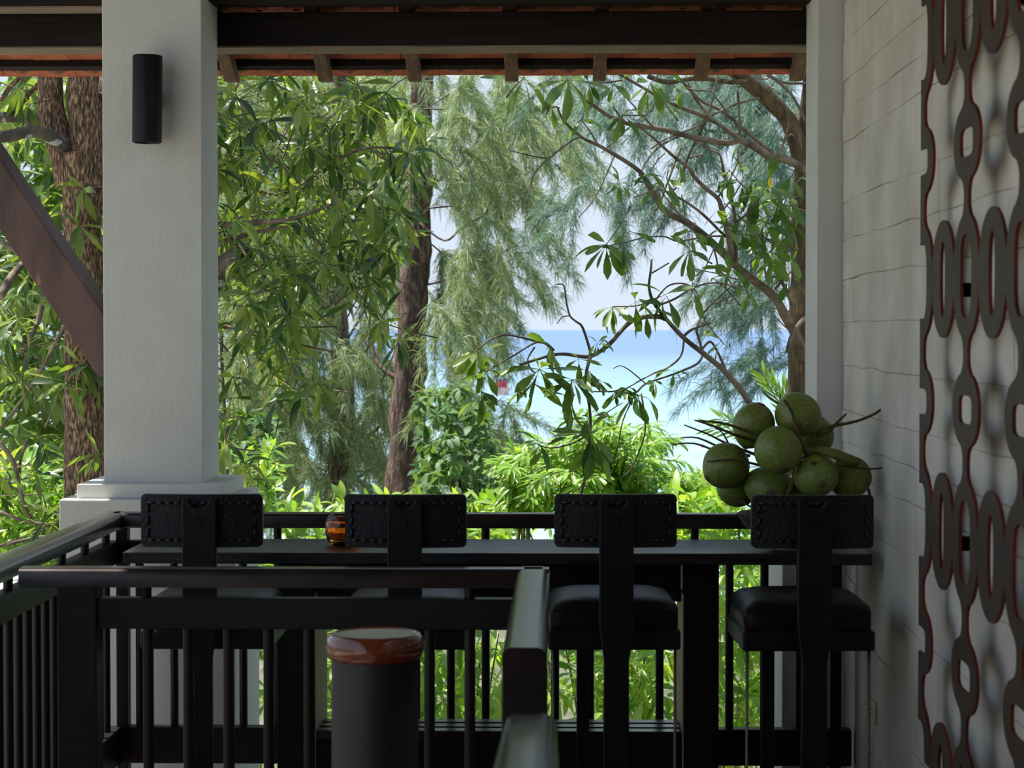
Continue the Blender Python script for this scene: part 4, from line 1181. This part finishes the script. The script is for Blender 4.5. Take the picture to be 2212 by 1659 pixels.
for pts, w0, w1, d0, d1 in SB:
    branch(sm, pts, YS + d0, YS + d1, w0, w1, 'twig', n=10 if w0 > 10 else 6, jit=0.2)
fs1 = Foliage()
clus(fs1, [(1323, 662, 9, 50, 9.1), (1372, 652, 5, 50, 9.12), (1395, 672, 4, 56, 9.15), (1430, 640, 3, 56, 9.2), (1440, 640, 3, 60, 9.2), (1290, 742, 6, 28, 9.05), (1305, 735, 4, 28, 9.05), (1188, 748, 6, 52, 9.0), (1165, 798, 12, 68, 8.95), (1155, 830, 5, 60, 8.95), (1236, 820, 10, 66, 9.0), (1235, 860, 4, 64, 9.0),
           (1032, 760, 10, 56, 8.95), (1046, 800, 7, 56, 8.95), (1040, 845, 7, 56, 8.95), (1030, 860, 6, 52, 8.95), (1272, 905, 8, 66, 9.0), (1275, 935, 12, 70, 9.0), (1285, 960, 6, 66, 9.0), (1164, 958, 5, 44, 8.95), (1180, 965, 3, 46, 8.95), (1296, 822, 5, 26, 9.0), (1352, 838, 8, 36, 9.05), (1412, 822, 7, 34, 9.1), (1376, 850, 3, 62, 9.05), (1330, 845, 5, 40, 9.05), (1455, 800, 4, 30, 9.15), (1560, 735, 4, 36, 9.3), (1497, 625, 2, 46, 9.2), (1535, 612, 2, 36, 9.2), (1270, 800, 5, 44, 9.0), (1250, 775, 4, 44, 9.0), (1614, 632, 4, 28, 9.4), (1400, 860, 2, 56, 9.05)])
fs1.emit(sm, RV, 300)
flower_cluster(sm, 1008, 770, 8.95, 10); flower_cluster(sm, 1130, 850, 8.95, 10)

# ---------------------------------------------------------------- casuarinas: drooping needle strands
def strands(regions, Y0, Y1, tri_per=1):
    """needle tassels hung along drooping strands; returns one big quad mesh"""
    A, B, C, Wd = [], [], [], []
    for poly, dens, out, lenpx, nmask in regions:
        n = int(area(poly) * dens * 0.58 / 1000.0)
        k = 0
        while k < n:
            x, y = sample(poly)
            nv = mnoise.noise(Vector((x * 0.013, y * 0.011, 17.3))) + 0.7 * mnoise.noise(Vector((x * 0.04, y * 0.03, 3.1)))
            if nv < nmask: continue
            if 975 < x < 1125 and 765 < y < 890: k += 1; continue
            k += 1
            Y = U(Y0, Y1)
            m_ = Y / F
            p = np.array(P(x, y - lenpx * 0.4, Y))
            L = lenpx * m_ * U(0.6, 1.3)
            d = np.array([out * U(0.2, 1.3) + U(-.75, .75), U(-.5, .5), -U(0.1, 1.1)])
            d /= np.linalg.norm(d)
            ncl = random.randint(6, 10)
            for c in range(ncl):
                t_ = c / ncl
                q = p + d * L * t_ + np.array([0, 0, -0.35 * L * t_ * t_])
                dd = d + np.array([0, 0, -0.6 * t_])
                dd /= np.linalg.norm(dd)
                nn = 22
                dv = dd[None] + rng.normal(0, 0.55, (nn, 3))
                dv /= np.linalg.norm(dv, axis=1)[:, None]
                ll = rng.uniform(18, 44, nn) * m_
                st_ = q[None] + rng.normal(0, 0.012, (nn, 3))
                mid = st_ + dv * (ll * 0.55)[:, None]
                end = mid + (dv * 0.45 + np.array([0, 0, -0.22])) * ll[:, None]
                A.append(st_); B.append(mid); C.append(end)
                Wd.append(np.full(nn, 0.6 * m_))
    A, B, C, Wd = np.concatenate(A), np.concatenate(B), np.concatenate(C), np.concatenate(Wd)
    rd = rng.normal(0, 1, A.shape); ax = C - A
    s = np.cross(rd, ax); s /= (np.linalg.norm(s, axis=1)[:, None] + 1e-9)
    s *= Wd[:, None]
    V = np.stack([A - s, A + s, B + s, B - s, C + s * 0.35, C - s * 0.35], axis=1).reshape(-1, 3)
    n = len(A)
    Q = (np.array([[0, 1, 2, 3], [3, 2, 4, 5]])[None] + (np.arange(n) * 6)[:, None, None]).reshape(-1, 4)
    return V, Q

def casuarina(name_root, base, label, trunks, branches, regions, Y0, Y1, mtn):
    r = empty('casuarina_tree', base, label, 'tree')
    for pts, w0, w1, y0, y1 in trunks: branch(r, pts, y0, y1, w0, w1, 'bark2', 'trunk', n=18, jit=0.3)
    for pts, w0, w1, y0, y1 in branches: branch(r, pts, y0, y1, w0, w1, 'bark2', 'branch', n=6)
    V, Q = strands(regions, Y0, Y1)
    V = V - np.array(r.location)[None]
    o = link('needles', fast_mesh('needles', V, Q, M[mtn], False), r); o['kind'] = 'stuff'
    return r

c1 = P(880, 1060, 18)
casuarina('c', (c1.x, 18, GZ - 0.3), 'tall casuarina with thick reddish trunk and drooping needles in the middle of the view',
    [([(890, 2000), (885, 1500), (875, 1100), (876, 980), (884, 860), (888, 740), (892, 640), (900, 540), (905, 420), (908, 300), (910, 165), (912, 40)], 92, 40, 18, 18)],
    [([(905, 420), (960, 380), (1000, 350), (1035, 290), (1028, 220), (1000, 170)], 9, 5, 18, 17.5), ([(1000, 450), (1030, 420), (1036, 380), (1030, 330)], 5, 4, 17.5, 17.5), ([(905, 480), (960, 520), (1000, 490), (1050, 460), (1060, 420)], 5, 3, 17.6, 17.4), ([(890, 700), (930, 690), (945, 650)], 7, 4, 18, 17.6), ([(892, 730), (915, 720), (930, 690), (940, 655)], 7, 4, 18, 17.6),
     ([(890, 900), (940, 880), (990, 820), (1040, 760)], 6, 3, 18, 17.6), ([(880, 830), (830, 800), (810, 770), (800, 720)], 14, 6, 18, 18.2), ([(900, 620), (980, 600), (1060, 560), (1130, 520)], 5, 2, 18, 17.4)],
    [([(885, 165), (1090, 165), (1125, 250), (1110, 400), (1060, 430), (920, 430), (880, 300)], 2.3, 0.25, 120, -0.5),
     ([(1060, 165), (1180, 165), (1300, 290), (1280, 400), (1180, 480), (1090, 420)], 1.2, 0.7, 120, -0.15),
     ([(930, 420), (1120, 400), (1180, 540), (1140, 620), (1180, 690), (1050, 740), (930, 660)], 1.7, 0.6, 110, -0.15),
     ([(920, 640), (1120, 640), (1120, 820), (1090, 860), (1180, 950), (1060, 1010), (920, 950)], 1.3, 0.4, 110, -0.2),
     ([(910, 860), (1050, 850), (1070, 950), (1090, 1110), (910, 1110)], 1.0, 0.2, 90, -0.2)],
    16.6, 18.6, 'needle')
c2 = P(720, 1000, 19.5)
casuarina('c', (c2.x, 19.5, GZ - 0.3), 'second casuarina behind the lance-leaved foliage with pale feathery lower sprays',
    [([(700, 2000), (715, 1500), (735, 1000), (742, 880), (738, 780), (722, 620), (718, 500), (730, 300), (740, 100)], 56, 34, 19.5, 19.5)],
    [([(740, 900), (790, 940), (830, 900), (820, 800)], 9, 5, 19.5, 19.2), ([(735, 760), (770, 700), (800, 650)], 7, 4, 19.5, 19)],
    [([(480, 800), (700, 760), (860, 790), (880, 900), (900, 1110), (560, 1110)], 2.4, 0.15, 105, -0.45),
     ([(480, 580), (860, 560), (860, 800), (500, 820)], 1.5, -0.1, 120, -0.25), ([(470, 170), (880, 170), (880, 560), (470, 580)], 0.8, 0.1, 120, -0.2)],
    18.4, 20.5, 'needle')
c3 = P(505, 900, 22)
casuarina('c', (c3.x, 22, GZ - 0.4), 'slim far casuarina trunk just right of the lamp pillar',
    [([(500, 2000), (505, 1200), (512, 900), (505, 800), (498, 600), (490, 300)], 40, 26, 22, 22)], [],
    [([(470, 650), (600, 640), (620, 880), (480, 900)], 1.2, 0.1, 100, -0.2)], 21.0, 22.5, 'needle')
c4 = P(1900, 900, 16)
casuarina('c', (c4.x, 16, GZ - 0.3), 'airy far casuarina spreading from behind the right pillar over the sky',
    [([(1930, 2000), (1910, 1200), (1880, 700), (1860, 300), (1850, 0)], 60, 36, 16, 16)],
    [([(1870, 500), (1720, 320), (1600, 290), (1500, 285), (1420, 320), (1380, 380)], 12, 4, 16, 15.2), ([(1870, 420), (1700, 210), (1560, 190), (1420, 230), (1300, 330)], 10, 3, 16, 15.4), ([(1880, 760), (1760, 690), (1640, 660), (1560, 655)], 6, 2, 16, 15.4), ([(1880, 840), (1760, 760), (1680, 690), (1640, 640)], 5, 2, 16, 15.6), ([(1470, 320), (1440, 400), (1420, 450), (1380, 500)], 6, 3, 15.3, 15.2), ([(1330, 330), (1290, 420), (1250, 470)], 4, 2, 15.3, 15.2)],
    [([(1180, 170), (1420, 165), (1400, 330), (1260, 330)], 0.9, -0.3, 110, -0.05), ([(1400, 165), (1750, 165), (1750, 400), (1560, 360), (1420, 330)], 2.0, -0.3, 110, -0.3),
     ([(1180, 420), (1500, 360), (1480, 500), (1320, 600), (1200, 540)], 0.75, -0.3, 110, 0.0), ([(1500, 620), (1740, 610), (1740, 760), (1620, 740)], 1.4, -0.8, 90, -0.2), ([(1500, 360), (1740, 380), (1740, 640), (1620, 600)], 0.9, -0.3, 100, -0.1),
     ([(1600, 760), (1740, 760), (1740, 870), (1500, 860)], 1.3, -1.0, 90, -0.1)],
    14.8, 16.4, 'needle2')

# ---------------------------------------------------------------- background broadleaf trees far behind
BV = [leaf_mesh('leaf', M['leafB'], w=0.16, wpos=0.5, droop=0.3, nseg=3), leaf_mesh('leaf', M['leafB'], w=0.2, wpos=0.55, droop=0.5, nseg=3)]
def bgtree(cx_, cy_, Y, polys, nros, size, label, mtl=BV, nobj=0, tw=40):
    c = P(cx_, cy_, Y)
    r = empty('background_tree', (c.x, Y, GZ - 0.2), label, 'tree')
    branch(r, [(cx_, 2600 if Y < 16 else 1800), (cx_ + 8, 1300), (cx_, cy_ + 60), (cx_ - 10, cy_ - 60)], Y, Y, tw, tw * 0.6, 'bark', 'trunk', n=12)
    for i in range(6):
        x, y = sample(polys[0])
        branch(r, [(cx_, cy_ + U(-60, 120)), ((cx_ + x) / 2, (cy_ + y) / 2 - 20), (x, y)], Y, Y + U(-.5, .5), 14, 5, 'bark')
    f = Foliage()
    for poly in polys:
        n = int(nros * area(poly) / sum(area(p) for p in polys))
        for _ in range(n):
            x, y = sample(poly)
            f.rosette(P(x, y, Y + U(-1.2, 1.2)), Vector((U(-1, 1), U(-1, .5), U(-.2, 1))), 7, size, 2, (40, 100), 0.35)
    f.emit(r, mtl, nobj)
bgtree(60, 700, 16, [[(-80, 150), (240, 150), (240, 1150), (-80, 1150)]], 420, 0.22, 'pale green leafy tree behind the brown trunk on the far left')
bgtree(620, 520, 24, [[(400, 120), (880, 120), (880, 620), (400, 700)]], 430, 0.30, 'light green tree far behind the lance-leaved foliage')
DV = [leaf_mesh('leaf', leafmat('shade_leaf', [rgb(58, 92, 58), rgb(86, 118, 74), rgb(108, 136, 88)], 0.4, 0.5, 0.3), w=0.24, wpos=0.5, droop=0.3, nseg=3), leaf_mesh('leaf', bpy.data.materials['shade_leaf'], w=0.28, wpos=0.5, droop=0.5, nseg=3)]
bgtree(1000, 1010, 15.9, [[(900, 850), (1010, 830), (1050, 900), (1090, 1000), (1085, 1120), (900, 1120)], [(470, 880), (600, 900), (600, 1110), (470, 1110)]], 430, 0.095, 'dark small-leaved tree at the foot of the casuarina by the sea', DV, 0, 24)

# ---------------------------------------------------------------- bright ragged-leaved palms and shrubs below the rail
PV_ = [leaf_mesh('leaflet', M['leafP'], w=0.085, wpos=0.62, droop=0.2, fold=0.3, notch=0.4), leaf_mesh('leaflet', M['leafP'], w=0.11, wpos=0.7, droop=0.35, fold=0.4, notch=0.6), leaf_mesh('leaflet', M['leafP'], w=0.07, wpos=0.5, droop=0.3, fold=0.5)]
def palm(x0, y0, Y, fronds, label, lsz, nobj=300):
    lsz *= 0.92
    c = P(x0, y0, Y)
    r = empty('fishtail_palm', (c.x, Y, GZ), label, 'palm')
    for k in range(3):
        branch(r, [(x0 + (k - 1) * 30, 2600 if Y < 14 else 2100), (x0 + (k - 1) * 18, 1500), (x0 + (k - 1) * 10, y0 + 30)], Y, Y, 16, 10, 'greenstalk', 'stem', n=8)
    f = Foliage()
    for (ex, ey) in fronds:
        dy = U(-0.9, 0.7)
        a = P(x0 + U(-25, 25), y0 + U(0, 60), Y)
        e_ = P(ex, ey, Y + dy)
        mid = (a + e_) / 2 + Vector((0, 0, 0.12))
        q = smooth_line([a, mid, e_ + Vector((0, 0, -0.02))], 6)
        MB().tube(q, [0.008 - 0.0055 * i / len(q) for i in range(len(q))], 5).build('rachis', M['greenstalk'], r, smooth=True)
        for i in range(3, len(q)):
            d = (q[i] - q[i - 1]).normalized()
            for s in (-1, 1):
                for rep in range(3):
                    lat = d.cross(Vector((0, -0.4, 1))).normalized() * s
                    dd = d * U(0.3, 0.9) + lat * U(0.4, 1) + Vector((U(-.3, .3), U(-.4, .3), U(-.7, .3)))
                    f.leaf(q[i] + d * U(-.03, .03), dd, Vector((U(-.4, .4), U(-.6, .2), 1)), lsz * U(0.7, 1.25), random.randrange(3))
        for _ in range(4):
            f.leaf(q[-1], d + Vector((U(-.5, .5), U(-.5, .5), U(-.6, .3))), Vector((U(-.4, .4), -.3, 1)), lsz, random.randrange(3))
    f.emit(r, PV_, nobj, 'leaflet', 'leaflets')
palm(1300, 1080, 12.8, [(U(1240, 1440), U(885, 960)) for _ in range(16)] + [(U(1150, 1460), U(930, 1060)) for _ in range(34)] + [(U(1180, 1440), U(1000, 1110)) for _ in range(26)], 'bright sunlit fishtail palm rising above the rail in the middle of the sea view', 0.125)
palm(1130, 1090, 13.4, [(U(1070, 1180), U(955, 1010)) for _ in range(10)] + [(U(1075, 1220), U(980, 1080)) for _ in range(20)], 'smaller bright palm left of the tall one against the sea', 0.125, 200)
palm(1500, 1110, 13.0, [(U(1440, 1560), U(1010, 1070)) for _ in range(16)] + [(U(1440, 1580), U(1040, 1120)) for _ in range(14)], 'low bright palm at the right below the coconuts', 0.115, 200)
# feathery yellow-green frond tips behind the coconuts
def feather(x0, y0, ends, Y, label):
    c = P(x0, y0, Y)
    r = empty('feather_palm', (c.x, Y, GZ), label, 'palm')
    branch(r, [(x0 + 20, 2300), (x0 + 10, 1400), (x0, y0)], Y, Y, 14, 8, 'greenstalk', 'stem', n=8)
    f = Foliage()
    for ex, ey in ends:
        a, e_ = P(x0, y0, Y), P(ex, ey, Y)
        q = smooth_line([a, (a + e_) / 2 + Vector((0, 0, 0.05)), e_], 6)
        MB().tube(q, [0.006 - 0.004 * i / len(q) for i in range(len(q))], 5).build('rachis', M['greenstalk'], r, smooth=True)
        for i in range(2, len(q)):
            d = (q[i] - q[i - 1]).normalized()
            for s in (-1, 1):
                f.leaf(q[i], d + d.cross(Vector((0, 1, 0))) * s * 0.5 + Vector((0, U(-.3, .3), 0)), Vector((0, -1, .3)), 0.10, 2)
    f.emit(r, PV_, 300, 'leaflet')
feather(1735, 1010, [(1650, 815), (1668, 830), (1560, 905), (1540, 925), (1690, 840)], 11.5, 'thin yellow-green frond tips showing behind the top coconuts')

SV = [leaf_mesh('leaf', M['leafS'], w=0.12, wpos=0.5, droop=0.25), leaf_mesh('leaf', M['leafS'], w=0.17, wpos=0.55, droop=0.4, fold=0.4), leaf_mesh('leaf', M['leafS'], w=0.11, wpos=0.6, droop=0.15, notch=0.3)]
def shrub(x0, x1, y0, y1, Y, n, label, size=0.13, nobj=150):
    cx_ = (x0 + x1) / 2
    c = P(cx_, y1, Y)
    r = empty('garden_shrub', (c.x, Y, GZ), label, 'shrub')
    f = Foliage()
    for k in range(7):
        x = U(x0 + 20, x1 - 20)
        branch(r, [(cx_ + U(-20, 20), 712 + 4.75 * F / Y), ((cx_ + x) / 2, (y0 + y1) / 2 + 200), (x, U(y0, y1))], Y, Y + U(-.4, .4), 9, 3, 'twig', 'stem')
    for _ in range(int(n * 2.4)):
        x, y = U(x0, x1), U(y0, y1)
        nz = mnoise.noise(Vector((x * 0.01, y * 0.01, 9)))
        if nz < -0.35: continue
        f.rosette(P(x, y, Y + U(-0.7, 0.9)), Vector((U(-1, 1), U(-1, .5), U(-.2, 1))), random.randint(5, 8), size * U(.8, 1.2), 3, (35, 105), 0.3)
    f.emit(r, SV, nobj)
shrub(560, 900, 1330, 1680, 11.4, 85, 'sunny shrub seen through the balusters left of the brown-rimmed stand')
shrub(880, 1110, 1330, 1680, 11.6, 75, 'sunny shrub seen through the balusters right of the brown-rimmed stand')
shrub(1170, 1470, 1290, 1680, 11.2, 85, 'leafy shrub seen under the third stool', 0.15)
shrub(1480, 1690, 1215, 1680, 11.0, 80, 'bright shrub seen between the right counter leg and the right pillar', 0.13)
shrub(1430, 1700, 1050, 1240, 12.2, 70, 'broad-leaved shrub behind the far rail below the coconuts', 0.14, 120)
shrub(560, 1100, 1085, 1240, 14.5, 100, 'dark mixed shrub row behind the far rail on the left', 0.16, 120)
shrub(1060, 1460, 1090, 1260, 13.8, 80, 'green shrub row just behind the far rail in the middle', 0.15, 120)
shrub(-60, 240, 1000, 1260, 12.0, 70, 'shaded shrub outside the left balustrade below the brown trunk', 0.16, 120)
shrub(480, 600, 960, 1300, 11.8, 50, 'bright leafy shrub peeking between the lamp pillar and the leftmost stool', 0.12, 100)

# ---------------------------------------------------------------- garden wall, cables, boat, buoy
z = 1.75 - 600 / F * 8.95
o = MB().box(-6.5, P(122, 1300, 8.95).x, 8.95, 10.2, GZ - 0.1, z).build('garden_plinth', M['white'], None, bevel=0.01)
tag(o, 'sunlit white garden ledge glimpsed under the left handrail', 'ledge')
for i, (ya0, yb0) in enumerate(((992, 972), (1003, 982), (1012, 988), (1022, 996), (1034, 1006), (1046, 1018), (1058, 1040))):
    a, e_ = P(760, ya0 + 14, 34), P(1900, yb0 - 8, 34)
    q = [a + (e_ - a) * (k / 16) + Vector((0, 0, -0.35 * (1 - (2 * k / 16 - 1) ** 2))) for k in range(17)]
    o = MB().tube(q, 0.0105, 4).build('power_cable', M['wire'])
    tag(o, ['topmost', 'second', 'third', 'fourth', 'fifth', 'sixth', 'lowest'][i] + ' overhead cable crossing in front of the sea', 'cable', 'overhead cables before the sea')

Yb = 318.0
bc = P(1083, 877, Yb)
s = Yb / F
bt = empty('fishing_boat', (bc.x, Yb, -8), 'small red and white boat with a blue canopy out on the sea', 'boat')
bt.scale = (1.25, 1.25, 1.25)
hull = MB()
secs = [(-1.0, 0.55, 0.9), (-0.5, 1.1, 0.75), (0.5, 1.15, 0.75), (1.6, 0.95, 0.85), (3.2, 0.05, 1.3)]
vs = []
for y, w, z in secs: vs += [(-w, y, z), (-w * 0.55, y, -0.2), (w * 0.55, y, -0.2), (w, y, z)]
fs = []
for i in range(len(secs) - 1):
    for k in range(4):
        fs.append((4 * i + k, 4 * i + (k + 1) % 4, 4 * i + 4 + (k + 1) % 4, 4 * i + 4 + k))
fs += [(3, 2, 1, 0), (16, 17, 18, 19)]
hull.add(vs, fs).build('hull', M['boathull'], bt, local=True)
MB().box(-0.7, 0.7, 0.1, 1.6, 0.75, 1.75).build('cabin', M['boatred'], bt, bevel=0.05, local=True)
MB().box(-0.8, 0.8, 0.0, 1.7, 1.75, 2.0).build('canopy', M['boatblue'], bt, bevel=0.05, local=True)
MB().box(-1.0, 1.0, -0.4, 2.0, 2.0, 2.5).build('roof', M['boatwhite'], bt, bevel=0.15, local=True)
for sx_ in (-0.85, 0.85):
    MB().tube([(sx_, -0.3, 0.8), (sx_, -0.3, 2.0)], 0.04, 6).build('pole', M['boatwhite'], bt, local=True)
Yq = 9.75 * F / (966 - 712)
bq = P(1517, 966, Yq)
by = empty('buoy', (bq.x, Yq, -8), 'tiny red buoy floating left of the coconuts', 'buoy')
MB().lathe([(0.02, -0.1), (0.13, -0.05), (0.17, 0.06), (0.13, 0.18), (0.03, 0.23)], 14).build('float', M['boatred'], by, smooth=True, local=True)
MB().tube([(0, 0, 0.2), (0, 0, 0.33)], 0.03, 6).build('ring', M['boatwhite'], by, local=True)
